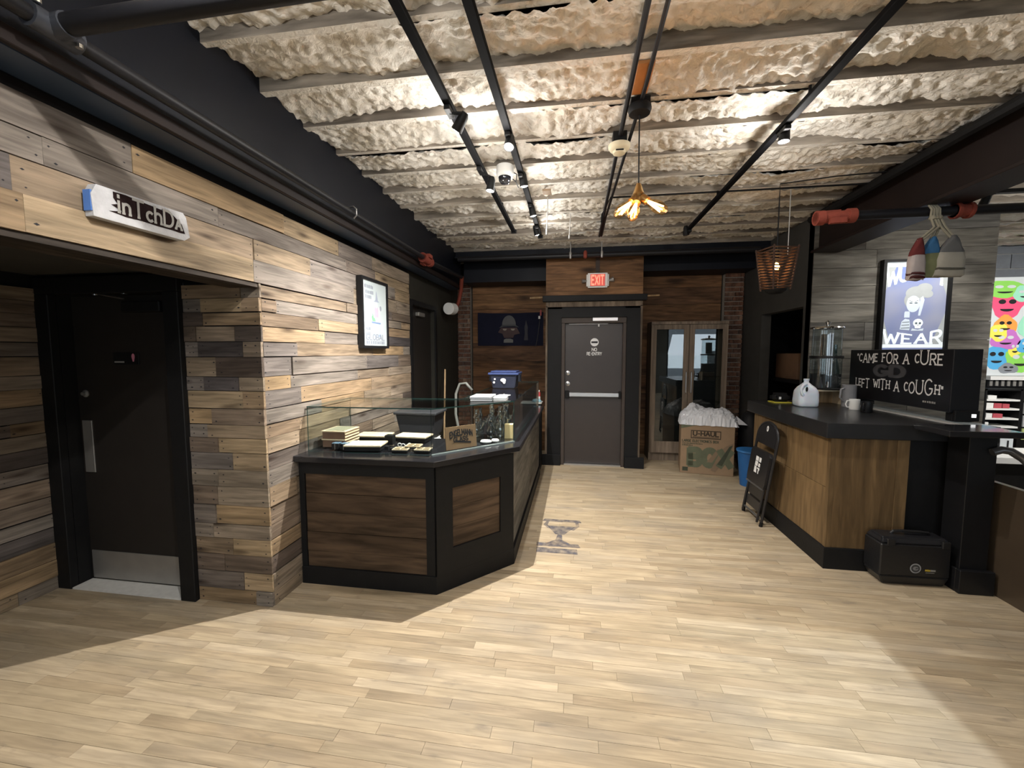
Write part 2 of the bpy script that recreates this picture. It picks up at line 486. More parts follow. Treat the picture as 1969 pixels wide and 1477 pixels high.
def board(name, parent, L, h, th, loc, rz, mat, tilt=0.0, bev=0.0, nails=None):
    """a plank: length along local X, its face towards local -Y"""
    b = MB().box(-L / 2, L / 2, -th, 0, -h / 2, h / 2)
    me = bpy.data.meshes.new(name)
    if nails:
        b.mi = 1
        for s in (-1, 1):
            for z in (-.26, .24):
                if nails.random() < .75:
                    x, zz, r = s * (L / 2 - nails.uniform(.015, .04)), z * h + nails.uniform(-.006, .006), nails.uniform(.003, .0055)
                    k = nails.uniform(1, 2.2)
                    b.add([(x - r * k, -th - .0006, zz), (x, -th - .0006, zz - r), (x + r * k, -th - .0006, zz), (x, -th - .0006, zz + r)], [(0, 1, 2, 3)])
    me.from_pydata(b.v, [], b.f); me.materials.append(mat)
    if nails:
        me.materials.append(m_ink); me.polygons.foreach_set('material_index', b.m)
    if bev:
        bm = bmesh.new(); bm.from_mesh(me)
        bmesh.ops.bevel(bm, geom=bm.edges[:], offset=bev, segments=1, affect='EDGES'); bm.to_mesh(me); bm.free()
    o = bpy.data.objects.new(name, me); COL.objects.link(o)
    o.parent = parent
    o.location = loc; o.rotation_euler = (0, tilt, rz)
    return o

def rows_of(z0, z1, lo, hi, rnd):
    out, z = [], z0
    while z < z1 - 1e-4:
        h = rnd.uniform(lo, hi)
        if z1 - z < hi * 1.25: h = z1 - z
        if z1 - z - h < lo * .6: h = z1 - z if z1 - z <= hi * 1.25 else (z1 - z) / 2
        out.append((z, h)); z += h
    return out

def cover(parent, rows, a0, a1, place, mat, lo=.35, hi=1.15, rnd=RND, th=(.014, .03), name='board', gap=.003):
    """fill rows between a0 and a1 (position along the wall); place(a, z) -> (loc, rz)"""
    for z, h in rows:
        a = a0
        first = True
        while a < a1 - 1e-4:
            L = rnd.uniform(lo, hi) * (rnd.uniform(.3, 1) if first else 1)
            first = False
            if a1 - a - L < lo * .5: L = a1 - a
            t = rnd.uniform(*th)
            loc, rz = place(a + L / 2, z + h / 2)
            hh = h - (rnd.uniform(.008, .014) if rnd.random() < .1 else rnd.uniform(gap * .5, gap * 1.8))
            board(name, parent, L - gap * .6, hh, t, loc, rz, mat, tilt=rnd.uniform(-.004, .004), nails=rnd)
            a += L

# ---- floor
floor = struct('floor', bx(-3.9, 8.4, -4.6, 7.4, -.12, -.012), PM('subfloor', (.10, .07, .045), rough=.9))
FW = .0572
fr = random.Random(5)
stuff = MB()
y = -4.55
while y < 7.35:
    x = -3.85 + fr.uniform(-.4, 0)
    near = 1.50 <= y <= 2.72
    while x < 8.35:
        L = fr.choice((.34, .42, .5, .58, .66, .78, .92)) * fr.uniform(.9, 1.1)
        zt = fr.uniform(-.0006, .0004)
        x0, x1 = max(x, -3.85), min(x + L, 8.35)
        if x1 - x0 > .02:
            if near and x1 > -3.6 and x0 < 2.82:
                x1c = min(x1, 2.80)
                if x1c - x0 > .03:
                    board('plank', floor, x1c - x0 - .0012, .0102, FW - .0010, (.5 * (x0 + x1c), y + FW - .0005, zt - .0051), 0, m_floorwood)
            else:
                stuff.box(x0 + .0006, x1 - .0006, y + .0005, y + FW - .0005, -.012, zt)
        x += L
    y += FW
so = stuff.build('strip_flooring', m_floorwood, floor)
so['kind'] = 'stuff'

# worn dark mark printed on the floor, shaped like an hourglass
def STAIN():
    mt = bpy.data.materials.new('worn_floor_print'); mt.use_nodes = True
    nt = mt.node_tree; L = nt.links; p = nt.nodes['Principled BSDF']; out = nt.nodes['Material Output']
    p.inputs['Base Color'].default_value = (.075, .078, .105, 1); p.inputs['Roughness'].default_value = .6
    tc = N(nt, 'ShaderNodeTexCoord'); nz = N(nt, 'ShaderNodeTexNoise', Scale=16.0, Detail=6.0)
    L.new(tc.outputs['Object'], nz.inputs['Vector'])
    f = N(nt, 'ShaderNodeMapRange'); f.inputs[1].default_value = .3; f.inputs[2].default_value = .66; f.inputs[3].default_value = .15; f.inputs[4].default_value = .75
    L.new(nz.outputs[0], f.inputs[0])
    tr = N(nt, 'ShaderNodeBsdfTransparent'); ms = N(nt, 'ShaderNodeMixShader')
    L.new(f.outputs[0], ms.inputs[0]); L.new(tr.outputs[0], ms.inputs[1]); L.new(p.outputs[0], ms.inputs[2]); L.new(ms.outputs[0], out.inputs[0])
    return mt
m_stain = STAIN()
hg = [[(-.17, .72), (.17, .72), (.19, .66), (-.19, .66)], [(-.15, .66), (-.17, .58), (-.12, .5), (-.09, .5), (-.13, .58), (-.12, .66)],
      [(.13, .66), (.14, .58), (.09, .5), (.12, .48), (.17, .57), (.16, .66)], [(-.13, .56), (.13, .56), (.04, .38), (-.04, .38)],
      [(-.02, .38), (.02, .38), (.03, .26), (-.03, .26)], [(-.1, .2), (-.03, .27), (.03, .27), (.1, .2)], [(-.19, .2), (.17, .2), (.19, .14), (-.18, .13)],
      [(-.18, .11), (.16, .11), (.17, .02), (-.17, .02)]]
o = art('hourglass_mark', hg, m_stain, None, (-.135, 3.30, .0008), (1, 0, 0), (.03, 1, 0), 0)
tag(o, 'worn blue-grey hourglass shape printed on the floorboards before the exit', 'floor print')

# ---- pallet-board walls on the left
AR = random.Random(21)
ROWS = rows_of(0, 2.07, .085, .135, AR)
HEAD = rows_of(2.07, 2.555, .10, .14, AR)
wl = struct('wall_left', MB().box(-2.12, -1.948, 2.345, 4.68, 0, 3.2).box(-2.12, -1.948, -1.2, 2.345, 2.075, 3.2), m_black)
cover(wl, ROWS, 2.335, 4.68, lambda a, z: ((-1.948, a, z), math.pi / 2), m_pallet, rnd=AR)
cover(wl, HEAD, -.2, 4.68, lambda a, z: ((-1.948, a, z), math.pi / 2), m_pallet, lo=.5, hi=1.3, rnd=AR)
wab = struct('wall_left_alcove', MB().box(-2.468, -1.95, 2.335, 2.50, 0, 2.1).box(-3.72, -3.555, 2.335, 2.5, 0, 2.3).box(-3.56, -2.46, 2.40, 2.50, 2.10, 2.35), m_black)
cover(wab, ROWS, -2.466, -1.922, lambda a, z: ((a, 2.337, z), 0), m_pallet, lo=.22, hi=.5, rnd=AR, th=(.012, .024))
wal = struct('wall_left_alcove_side', bx(-3.75, -3.585, -1.2, 2.34, 0, 2.3), m_black)
cover(wal, ROWS, .2, 2.32, lambda a, z: ((-3.585, a, z), math.pi / 2), m_pallet, lo=.3, hi=.9, rnd=AR)
struct('ceiling_alcove', bx(-3.75, -1.97, -1.2, 2.40, 2.16, 2.30), m_darkgray)
sf = struct('trim_1', bx(-2.12, -1.93, -1.2, 2.335, 2.045, 2.072), WOOD('dark_soffit_wood', [(0, (.04, .032, .027)), (1, (.05, .04, .032))], grain=(9, 1.2, 9)))
struct('wall_left_front', bx(-2.12, -1.95, -4.5, -1.2, 0, 3.2), m_plaster)
struct('wall_left_alcove_end', bx(-3.75, -1.95, -1.35, -1.2, 0, 2.3), m_plaster)
# far part of the left wall: dark painted with a closed dark door
struct('wall_left_rear', MB().box(-2.12, -1.955, 4.68, 4.80, 0, 3.2).box(-2.12, -1.955, 5.62, 7.2, 0, 3.2).box(-2.12, -1.955, 4.80, 5.62, 2.22, 3.2), m_olive)
d2 = struct('door_2', bx(-2.05, -2.01, 4.80, 5.62, 0, 2.22), m_doordark)
MB().box(-1.956, -1.935, 4.74, 4.80, 0, 2.22).box(-1.956, -1.935, 5.62, 5.68, 0, 2.22).box(-1.956, -1.935, 4.74, 5.68, 2.22, 2.28).build('door_casing', m_black, d2)
MB().obox((-1.99, 5.18, 2.13), (.05, .22, .05)).build('door_closer', m_dullsteel, d2, bevel=.006)

# ---- alcove door
d1 = struct('door_1', bx(-3.455, -2.575, 2.42, 2.465, .012, 2.03), m_doordark)
MB().box(-3.565, -3.455, 2.285, 2.335, 0, 2.03).box(-2.577, -2.465, 2.285, 2.335, 0, 2.03).box(-3.565, -2.465, 2.285, 2.335, 2.03, 2.14).build('door_casing', m_black, d1, bevel=.004)
MB().box(-3.475, -3.455, 2.335, 2.47, 0, 2.03).box(-2.577, -2.557, 2.335, 2.47, 0, 2.03).box(-3.475, -2.557, 2.335, 2.47, 2.03, 2.05).build('door_jamb', m_black, d1)
bx(-3.44, -2.585, 2.414, 2.42, .02, .225).build('kick_plate', m_dullsteel, d1, bevel=.001)
bx(-3.435, -3.355, 2.413, 2.42, .80, 1.17).build('push_plate', m_dullsteel, d1, bevel=.001)
MB().lathe([(.0, .0), (.026, .0), (.026, .006), (.012, .012), (.012, .026), (0, .028)], (-3.39, 2.42, 1.36), 16, Matrix.Rotation(math.pi / 2, 3, 'X')).build('lock_cylinder', m_dullsteel, d1, smooth=True)
dc = bx(-3.0, -2.70, 2.372, 2.42, 1.915, 1.985).build('door_closer', m_black, d1, bevel=.006)
MB().cyl((-2.94, 2.35, 2.0), (-3.14, 2.335, 2.035), .006).cyl((-3.14, 2.335, 2.035), (-2.92, 2.33, 2.05), .006).lathe([(0, -.012), (.014, -.012), (.014, .012), (0, .012)], (-3.14, 2.335, 2.035), 12).lathe([(0, -.012), (.016, -.012), (.016, .02), (0, .02)], (-2.92, 2.34, 2.04), 12).build('closer_arm', m_steel, dc, smooth=True)
sp = bx(-3.135, -2.93, 2.412, 2.42, 1.565, 1.645).build('sign_plate', m_black, d1, bevel=.002)
art('pictogram', [ell(.163, .055, .013, .02, 14), [(.15, .05), (.176, .05), (.168, .02), (.158, .02)]], PM('pink_print', (.62, .22, .30), var=.05), sp, (-3.135, 2.412, 1.565), (1, 0, 0), (0, 0, 1), .0008)
art('text_bar', [[(.01, .012), (.09, .012), (.09, .022), (.01, .022)]], PM('grey_print', (.3, .29, .27)), sp, (-3.135, 2.412, 1.565), (1, 0, 0), (0, 0, 1), .0008)
bx(-3.45, -2.58, 2.29, 2.415, 0.0, .012).build('threshold', PM('marble_threshold', (.62, .61, .58), rough=.5, var=.15, scale=30), d1)

# ---- back wall: brick piers, cedar boards, entry bump-out
wb = struct('wall_back', bx(-2.12, 2.7, 6.92, 7.1, 0, 3.25), m_olive)
CR = random.Random(4)
for x0, x1 in ((-1.72, -.47), (.93, 2.2)):
    for z, h in rows_of(0.0, 2.86, .235, .30, CR):
        board('cedar_board', wb, x1 - x0, h - .004, .022, ((x0 + x1) / 2, 6.918, z + h / 2), 0, m_cedar, tilt=0)
def pier(nm, x0, x1):
    p = struct(nm, bx(x0 + .006, x1 - .006, 6.808, 6.93, 0, 2.9), m_mortar)
    z, k = 0.0, 0
    bh = .071
    while z < 2.88:
        w_ = x1 - x0
        cuts = [x0, x0 + w_ * (.52 if k % 2 else .40), x1] if k % 3 else [x0, x0 + w_ * .78, x1]
        for a, b_ in zip(cuts[:-1], cuts[1:]):
            d = CR.uniform(0, .008)
            o = board('brick', p, b_ - a - .011, bh - .013, .03, ((a + b_) / 2, 6.818 - d, z + bh / 2), 0, m_brick)
        z += bh; k += 1
pier('wall_back_pier', -1.955, -1.74)
pier('wall_back_pier_right', 2.22, 2.49)
# entry bump-out
we = struct('wall_back_entry', MB().box(-.43, -.20, 6.06, 6.9, 0, 2.30).box(.68, .91, 6.06, 6.9, 0, 2.30).box(-.43, .91, 6.06, 6.9, 2.08, 3.05), m_black)
for z, h in ((2.45, .22), (2.67, .36)):
    board('cedar_board', we, 1.34, h - .003, .02, (.24, 6.06, z + h / 2), 0, m_cedar)
board('cedar_board', we, 1.34, .07, .02, (.24, 6.06, 2.325), 0, m_strip)
for x in (-.418, .898):
    bx(x - .014, x + .014, 6.04, 6.06, .15, 2.30).build('edge_strip', m_strip, we)
struct('trim_2', MB().box(-.475, .965, 6.0, 6.075, 2.365, 2.45), m_black, bevel=.004)
struct('trim_3', MB().box(-.395, -.205, 6.012, 6.06, 0, 2.14).box(.70, .882, 6.012, 6.06, 0, 2.14).box(-.395, .882, 6.012, 6.06, 2.14, 2.26), m_black)
struct('baseboard_back', MB().box(-.47, -.205, 5.985, 6.012, 0, .16).box(.70, .97, 5.985, 6.012, 0, .16), m_black, bevel=.003)
# exit door
d3 = struct('door_3', bx(-.155, .655, 6.105, 6.15, .022, 2.055), m_doorbrown)
MB().box(-.205, -.155, 6.04, 6.16, 0, 2.06).box(.655, .70, 6.04, 6.16, 0, 2.06).box(-.205, .70, 6.04, 6.16, 2.06, 2.14).build('door_frame', m_framebrown, d3, bevel=.004)
MB().box(.23, .58, 6.02, 6.045, 2.085, 2.135).build('door_closer', m_steel, d3, bevel=.004)
MB().box(-.10, .45, 6.085, 6.092, 2.045, 2.055).obox((.32, 6.09, 2.03), (.02, .03, .04)).build('closer_arm', m_dullsteel, d3)
pb = bx(-.09, .615, 6.055, 6.085, 1.005, 1.068).build('push_bar', m_steel, d3, bevel=.006)
for xa, xb in ((-.145, -.085), (.612, .645)): bx(xa, xb, 6.05, 6.105, .985, 1.09).build('end_cap', m_black, pb, bevel=.006)
for z in (1.19, 1.345):
    MB().lathe([(0, 0), (.033, 0), (.033, .008), (.016, .012), (.012, .03), (0, .032)], (-.11, 6.105, z), 18, Matrix.Rotation(math.pi / 2, 3, 'X')).build('lock_cylinder', m_steel, d3, smooth=True)
bx(-.155, .655, 6.05, 6.16, 0, .02).build('threshold', m_steel, d3)
DS = ((-.155, 6.105, 0), (1, 0, 0), (0, 0, 1))
art('no_entry_disc', [ell(.42, 1.79, .058, .058, 28)], m_printwhite, d3, *DS, .001)
art('no_entry_bar', [[(.375, 1.777), (.465, 1.777), (.465, 1.803), (.375, 1.803)]], m_ink, d3, *DS, .002)
lettering('NO', m_printwhite, d3, (-.155 + .385, 6.105, 1.665), (1, 0, 0), (0, 0, 1), .042, .068, t=.2, off=.0015)
lettering('RE-ENTRY', m_printwhite, d3, (-.155 + .315, 6.105, 1.605), (1, 0, 0), (0, 0, 1), .042, .208, t=.2, off=.0015)

# ---- wall at x = 2.5 with a dark opening, and the grey poster wall
wr = struct('wall_right', MB().box(2.5, 2.62, 6.17, 7.0, 0, 3.1).box(2.5, 2.62, 4.97, 5.12, 0, 3.1).box(2.5, 2.62, 5.12, 6.17, 2.155, 3.1), m_darkgray)
struct('wall_right_store', MB().box(3.62, 3.72, 5.07, 7.0, 0, 3.1).box(2.62, 3.72, 6.92, 7.0, 0, 3.1), m_black)
struct('ceiling_store', bx(2.62, 3.72, 5.07, 7.0, 2.8, 2.9), m_black)
GR = random.Random(9)
wp = struct('wall_right_poster', bx(2.5, 4.17, 4.975, 5.07, 0, 3.15), m_darkgray)
zz = [.0, .22, .46, .70, .93, 1.15, 1.37, 1.58, 1.775, 1.965, 2.155, 2.345, 2.535, 2.72, 2.90, 3.10]
for i in range(len(zz) - 1):
    cuts = [2.5, 4.18] if i in (11,) else [2.5, 2.5 + GR.uniform(.45, 1.2), 4.18]
    for a, b_ in zip(cuts[:-1], cuts[1:]):
        board('wall_plank', wp, b_ - a - .003, zz[i + 1] - zz[i] - .004, GR.uniform(.012, .016), ((a + b_) / 2, 4.976, (zz[i] + zz[i + 1]) / 2), 0, m_grayboard)
# right-hand shop room
wq = struct('wall_right_shop', bx(3.72, 8.4, 6.85, 7.0, 0, 3.2), m_plaster)
for r_ in range(16):
    for c_ in range(10):
        xx = 4.3 + c_ * .41 + (.2 if r_ % 2 else 0)
        board('block', wq, .40, .19, .012, (xx + .2, 6.85, .1 + r_ * .2), 0, m_bluegrey_brick)
struct('wall_right_end', bx(8.25, 8.4, -4.5, 7.0, 0, 3.2), m_plaster)
# street front behind the viewer with three windows
struct('wall_front', MB().box(-2.12, -1.9, -4.62, -4.45, 0, 3.2).box(.1, .6, -4.62, -4.45, 0, 3.2).box(2.6, 3.6, -4.62, -4.45, 0, 3.2).box(5.6, 8.4, -4.62, -4.45, 0, 3.2)
       .box(-1.9, .1, -4.62, -4.45, 0, .6).box(-1.9, .1, -4.62, -4.45, 2.65, 3.2).box(.6, 2.6, -4.62, -4.45, 0, .6).box(.6, 2.6, -4.62, -4.45, 2.65, 3.2).box(3.6, 5.6, -4.62, -4.45, 0, .6).box(3.6, 5.6, -4.62, -4.45, 2.65, 3.2), m_plaster)
for k, (a, b_) in enumerate(((-1.9, .1), (.6, 2.6), (3.6, 5.6))):
    wn = struct('window_%d' % (k + 1), MB().box(a, a + .07, -4.6, -4.5, .6, 2.65).box(b_ - .07, b_, -4.6, -4.5, .6, 2.65).box(a + .07, b_ - .07, -4.6, -4.5, .6, .68).box(a + .07, b_ - .07, -4.6, -4.5, 2.58, 2.65).box((a + b_) / 2 - .025, (a + b_) / 2 + .025, -4.6, -4.5, .68, 2.58), m_black)
    bx(a + .05, b_ - .05, -4.56, -4.55, .65, 2.6).build('pane', m_glass, wn)

# ---- ceiling: old joists with sprayed foam between them
def worley(X, Y, cell, seed):
    gx, gy = X / cell, Y / cell
    ix, iy = np.floor(gx).astype(int), np.floor(gy).astype(int)
    best = np.full(X.shape, 9.0)
    for dx in (-1, 0, 1):
        for dy in (-1, 0, 1):
            cx, cy = ix + dx, iy + dy
            h = (cx * 374761393 + cy * 668265263 + seed * 1274126177) & 0xffffffff
            h = ((h ^ (h >> 13)) * 1274126177) & 0xffffffff
            jx = (h & 0xffff) / 65535.0; jy = ((h >> 16) & 0xffff) / 65535.0
            d = np.hypot(cx + jx - gx, cy + jy - gy)
            best = np.minimum(best, d)
    return best
def vnoise(X, Y, cell, seed):
    gx, gy = X / cell, Y / cell
    ix, iy = np.floor(gx).astype(int), np.floor(gy).astype(int)
    fx, fy = gx - ix, gy - iy
    fx, fy = fx * fx * (3 - 2 * fx), fy * fy * (3 - 2 * fy)
    def hv(a, b):
        h = (a * 374761393 + b * 668265263 + seed * 974126177) & 0xffffffff
        h = ((h ^ (h >> 13)) * 1274126177) & 0xffffffff
        return ((h ^ (h >> 16)) & 0xffff) / 65535.0
    return (hv(ix, iy) * (1 - fx) + hv(ix + 1, iy) * fx) * (1 - fy) + (hv(ix, iy + 1) * (1 - fx) + hv(ix + 1, iy + 1) * fx) * fy

ZJ = 3.10            # underside of the joists
PITCHJ = .375
ceil = struct('ceiling', bx(-2.12, 8.4, -4.62, 7.1, 3.34, 3.42), PM('roof_deck', (.2, .16, .12), rough=.9))
m_overspray = PM('foam_overspray', (.60, .52, .40), rough=.9, var=.2, scale=7)
JR = random.Random(3)
def foam(x0, x1, y0, y1, step):
    nx, ny = max(2, int((x1 - x0) / step)), max(2, int((y1 - y0) / step))
    X, Y = np.meshgrid(np.linspace(x0, x1, nx + 1), np.linspace(y0, y1, ny + 1))
    W1 = worley(X + .03 * vnoise(X, Y, .05, 5), Y, .065, 2); W2 = worley(X, Y, .036, 7)
    Z = ZJ + .068 - .075 * (vnoise(X, Y * 1.5, .55, 1) - .35) - .024 * (1 - np.minimum(W1, 1)) - .017 * (1 - np.minimum(W2, 1)) + .016 * vnoise(X, Y, .03, 3) - .034 * (vnoise(X, Y, .2, 8) - .5)
    t = (Y - y0) / (y1 - y0)
    Z = Z - .028 * np.maximum(0, 1 - t / .18)      # foam creeps down the back of each joist
    b = MB()
    V = np.stack([X.ravel(), Y.ravel(), Z.ravel()], 1)
    b.v = [tuple(p) for p in V.tolist()]
    w_ = nx + 1
    b.f = [(j * w_ + i, (j + 1) * w_ + i, (j + 1) * w_ + i + 1, j * w_ + i + 1) for j in range(ny) for i in range(nx)]
    b.m = [0] * len(b.f)
    return b
for k in range(-18, 13):
    yf = 2.20 + PITCHJ * k
    if yf > 6.8 or yf < -4.5: continue
    vis = yf > 1.2 and yf < 6.2
    jb = MB()
    x0 = -1.80 if vis else -2.1
    for a, b_ in ((x0, 2.52), (2.52, 8.3)):
        dz = JR.uniform(-.006, .006)
        jb.mi = 0; q = JR.uniform(.034, .05)
        jb.add([(a, yf, ZJ + dz), (b_, yf, ZJ + dz), (b_, yf, 3.34), (a, yf, 3.34)], [(0, 1, 2, 3)])
        jb.add([(a, yf + q, ZJ + dz), (b_, yf + q, ZJ + dz), (b_, yf + q, 3.34), (a, yf + q, 3.34)], [(3, 2, 1, 0)])
        jb.mi = 1
        jb.add([(a, yf, ZJ + dz), (b_, yf, ZJ + dz), (b_, yf + q, ZJ + dz), (a, yf + q, ZJ + dz)], [(3, 2, 1, 0)])
    jb.build('joist', [m_joist, m_foam], ceil)
    if vis: foam(-1.84, 2.55, yf + .036, yf + PITCHJ + .004, .0135).build('foam_bay', m_foam, ceil, smooth=2)
    else: foam(-2.1, 2.55, yf + .036, yf + PITCHJ + .004, .07).build('foam_bay', m_foam, ceil, smooth=2)
    foam(2.55, 8.3, yf + .036, yf + PITCHJ + .004, .06).build('foam_bay', m_foam, ceil, smooth=2)
# ================================================================== BEAMS, PIPES, CEILING FITTINGS
o = thing('steel_beam', 'wide blue-black painted steel beam along the top of the pallet wall', 'beam', (-1.85, 2.5, 2.6))
MB().box(-1.95, -1.76, -1.2, 6.3, 2.606, 3.30).build('beam_web', m_beam, o)
MB().box(-1.93, -1.765, -1.2, 6.3, 2.60, 2.606).build('blue_sheen_strip', PM('painted_daylight_sheen', (.032, .050, .085), rough=.38, var=.15, scale=3), o)  # blue daylight reflection under the beam, painted into this strip's colour
MB().box(-1.76, -1.735, -1.2, 6.3, 2.60, 2.655).build('bottom_flange', m_brownbeam, o, bevel=.003)
o = thing('steel_beam', 'brown-black steel beam running over the counter on the right', 'beam', (2.6, 1.5, 2.7))
MB().box(2.54, 2.66, -4.4, 4.96, 2.72, 3.30).build('beam_web', m_brownbeam, o)
MB().box(2.46, 2.74, -4.4, 4.96, 2.70, 2.725).build('bottom_flange', m_brownbeam, o, bevel=.003)
MB().box(2.46, 2.74, -4.4, 4.96, 3.075, 3.10).build('top_flange', m_black, o)
o = thing('steel_beam', 'black steel beam crossing above the exit door, behind the sprinkler pipe', 'beam', (.3, 6.05, 3.0))
MB().box(-1.75, 2.5, 6.0, 6.10, 3.03, 3.30).build('beam_web', m_beam, o)
MB().box(-1.75, 2.5, 5.95, 6.15, 3.0, 3.03).build('bottom_flange', m_beam, o, bevel=.003)
o = bx(-1.74, -.44, 6.42, 6.9, 2.73, 3.30).build('bulkhead', m_beam); tag(o, 'black boxed bulkhead above the flag wall, left of the exit', 'bulkhead')
o = bx(.92, 2.49, 6.42, 6.9, 2.83, 3.30).build('bulkhead', m_beam); tag(o, 'black boxed bulkhead above the glass-door cabinet', 'bulkhead')

def coupling(parent, p0, p1, r, lugs=True):
    p0, p1 = Vector(p0), Vector(p1); d = (p1 - p0)
    b = MB().cyl(p0, p1, r, n=14)
    b.cyl(p0, p0 + d * .2, r * 1.25, n=14).cyl(p1 - d * .2, p1, r * 1.25, n=14)
    if lugs:
        q = d.normalized().orthogonal().normalized()
        for s in (-1, 1): b.obox(p0 + d * .5 + q * r * 1.25 * s, (d.length * .4 + .002, r * .9, r * .9), d.to_track_quat('X', 'Z').to_matrix())
    return b.build('coupling', m_red, parent, smooth=True)

o = thing('sprinkler_pipe', 'black sprinkler pipe running along the blue-black beam on the left', 'pipe', (-1.66, 2.5, 2.68))
MB().cyl((-1.66, -1.0, 2.68), (-1.66, 4.45, 2.68), .025, n=16).build('pipe_run', m_pipe, o, smooth=True)
coupling(o, (-1.66, 4.42, 2.68), (-1.66, 4.66, 2.67), .042)
MB().cyl((-1.66, 4.6, 2.672), (-1.66, 6.0, 2.74), .025, n=16).build('pipe_run', m_pipe, o, smooth=True)
MB().cyl((-1.66, 1.11, 2.68), (-1.66, 1.24, 2.68), .037, n=16).cyl((-1.66, 1.175, 2.68), (-1.60, 1.175, 2.685), .036, n=16).build('tee_fitting', PM('galvanised_fitting', (.07, .075, .09), rough=.45, metal=.5), o, smooth=True)
MB().cyl((-1.60, 1.175, 2.685), (2.4, 1.175, 2.72), .031, n=16).build('branch_pipe', m_pipe, o, smooth=True)
MB().lathe([(0, 0), (.010, 0), (.010, .012), (0, .012)], (-1.635, 1.12, 2.712), 10).build('bolt', m_chrome, o)
MB().lathe([(0, 0), (.010, 0), (.010, .012), (0, .012)], (-1.628, 1.22, 2.648), 10).build('bolt', m_chrome, o)
MB().tube([(-1.70, 2.96, 2.72), (-1.64, 2.96, 2.725), (-1.618, 2.96, 2.705), (-1.618, 2.96, 2.66), (-1.64, 2.96, 2.638)], .006, 8).build('pipe_hook', m_steel, o, smooth=True)

o = thing('sprinkler_pipe', 'black sprinkler pipe crossing the back wall above the exit sign', 'pipe', (.3, 5.82, 2.96))
MB().cyl((-1.66, 5.82, 2.955), (2.3, 5.82, 2.955), .034, n=16).build('pipe_run', m_pipe, o, smooth=True)
for x in (-.085, .33):
    MB().cyl((x, 5.82, 2.99), (x, 5.82, 3.2), .008).lathe([(0, -.05), (.012, -.05), (.018, -.03), (.018, .02), (.012, .04), (0, .04)], (x, 5.775, 2.955), 12).build('pipe_hanger', m_dullsteel, o, smooth=True)
MB().lathe([(0, -.055), (.012, -.055), (.026, -.04), (.026, .03), (.012, .05), (0, .05)], (.112, 5.775, 2.955), 14).build('sprinkler_outlet', m_red, o, smooth=True)
o = thing('pipe_drop', 'white-capped red sprinkler elbow on the dark wall beside the brick pier', 'pipe', (-1.85, 6.0, 2.2))
MB().tube([(-1.66, 6.0, 2.74), (-1.72, 6.18, 2.6), (-1.77, 6.22, 2.42), (-1.79, 6.15, 2.31), (-1.80, 6.0, 2.285)], .03, 10).build('red_elbow', m_red, o, smooth=True)
MB().cyl((-1.80, 6.02, 2.285), (-1.82, 5.86, 2.275), .085, n=20).build('white_cap', m_white, o, smooth=True)

o = thing('sprinkler_pipe', 'black sprinkler pipe with red couplings passing under the right-hand beam', 'pipe', (2.4, 3.5, 2.66))
MB().cyl((1.95, 3.5, 2.655), (6.5, 3.5, 2.66), .034, n=14).build('pipe_run', m_pipe, o, smooth=True)
coupling(o, (1.76, 3.5, 2.645), (2.02, 3.5, 2.655), .042)
coupling(o, (2.66, 3.5, 2.655), (2.76, 3.5, 2.655), .045, False)
o = MB().tube([(2.42, -3, 3.03), (2.42, 0, 3.04), (2.41, 2.2, 3.02), (2.42, 3.2, 3.035), (2.41, 4.2, 3.02), (2.42, 4.9, 3.03)], .035, 8).build('cable_bundle', m_black, smooth=True)
tag(o, 'black bundle of cables strapped along the top of the right-hand beam', 'cable')

# conduits either side of the junction boxes
for x0, x1, lab in ((.272, .27, 'left-hand black conduit of the pair, passing the smoke detector'), (.352, .295, 'right-hand black conduit of the pair, passing the pendant lamp box')):
    o = MB().tube([(x0, -3.5, 3.06), (x0, 2.4, 3.06), (x1, 4.6, 3.06), (x1, 5.3, 3.06)], .014 if x0 < .3 else .011, 8).build('conduit', m_pipe, smooth=True)
    tag(o, lab, 'conduit')
o = MB().tube([(.25, 4.55, 3.0), (.25, 4.5, 3.06), (.3, 4.05, 3.07), (2.5, 4.05, 3.07)], .008, 6).build('cable', m_black, smooth=True)
tag(o, 'thin black cable crossing the ceiling behind the bulb cluster', 'cable')
o = bx(.29, .375, 2.26, 2.52, 3.082, 3.10).build('mounting_block', PM('orange_pine', (.45, .2, .07), rough=.6, var=.25, scale=14), bevel=.003)
tag(o, 'orange-brown pine block on the ceiling between the two conduits', 'block')
o = bx(-.31, -.235, 3.82, 3.92, 3.078, 3.098).build('mounting_block', PM('brown_plate', (.24, .17, .11)), bevel=.002); tag(o, 'small brown square plate on the ceiling beside the track lights', 'plate')
for x, yy, lab in ((-.275, 4.02, 'thin steel hanger rod below the brown ceiling plate'), (-.07, 4.5, 'thin dark hanger rod left of the conduits')):
    o = MB().cyl((x, yy, 3.09), (x - .01, yy + .02, 2.78 if x < -.2 else 2.86), .005, n=6).cyl((x - .01, yy + .02, 2.76 if x < -.2 else 2.84), (x - .01, yy + .02, 2.81 if x < -.2 else 2.88), .009, n=8).build('hanger_rod', m_dullsteel); tag(o, lab, 'rod')

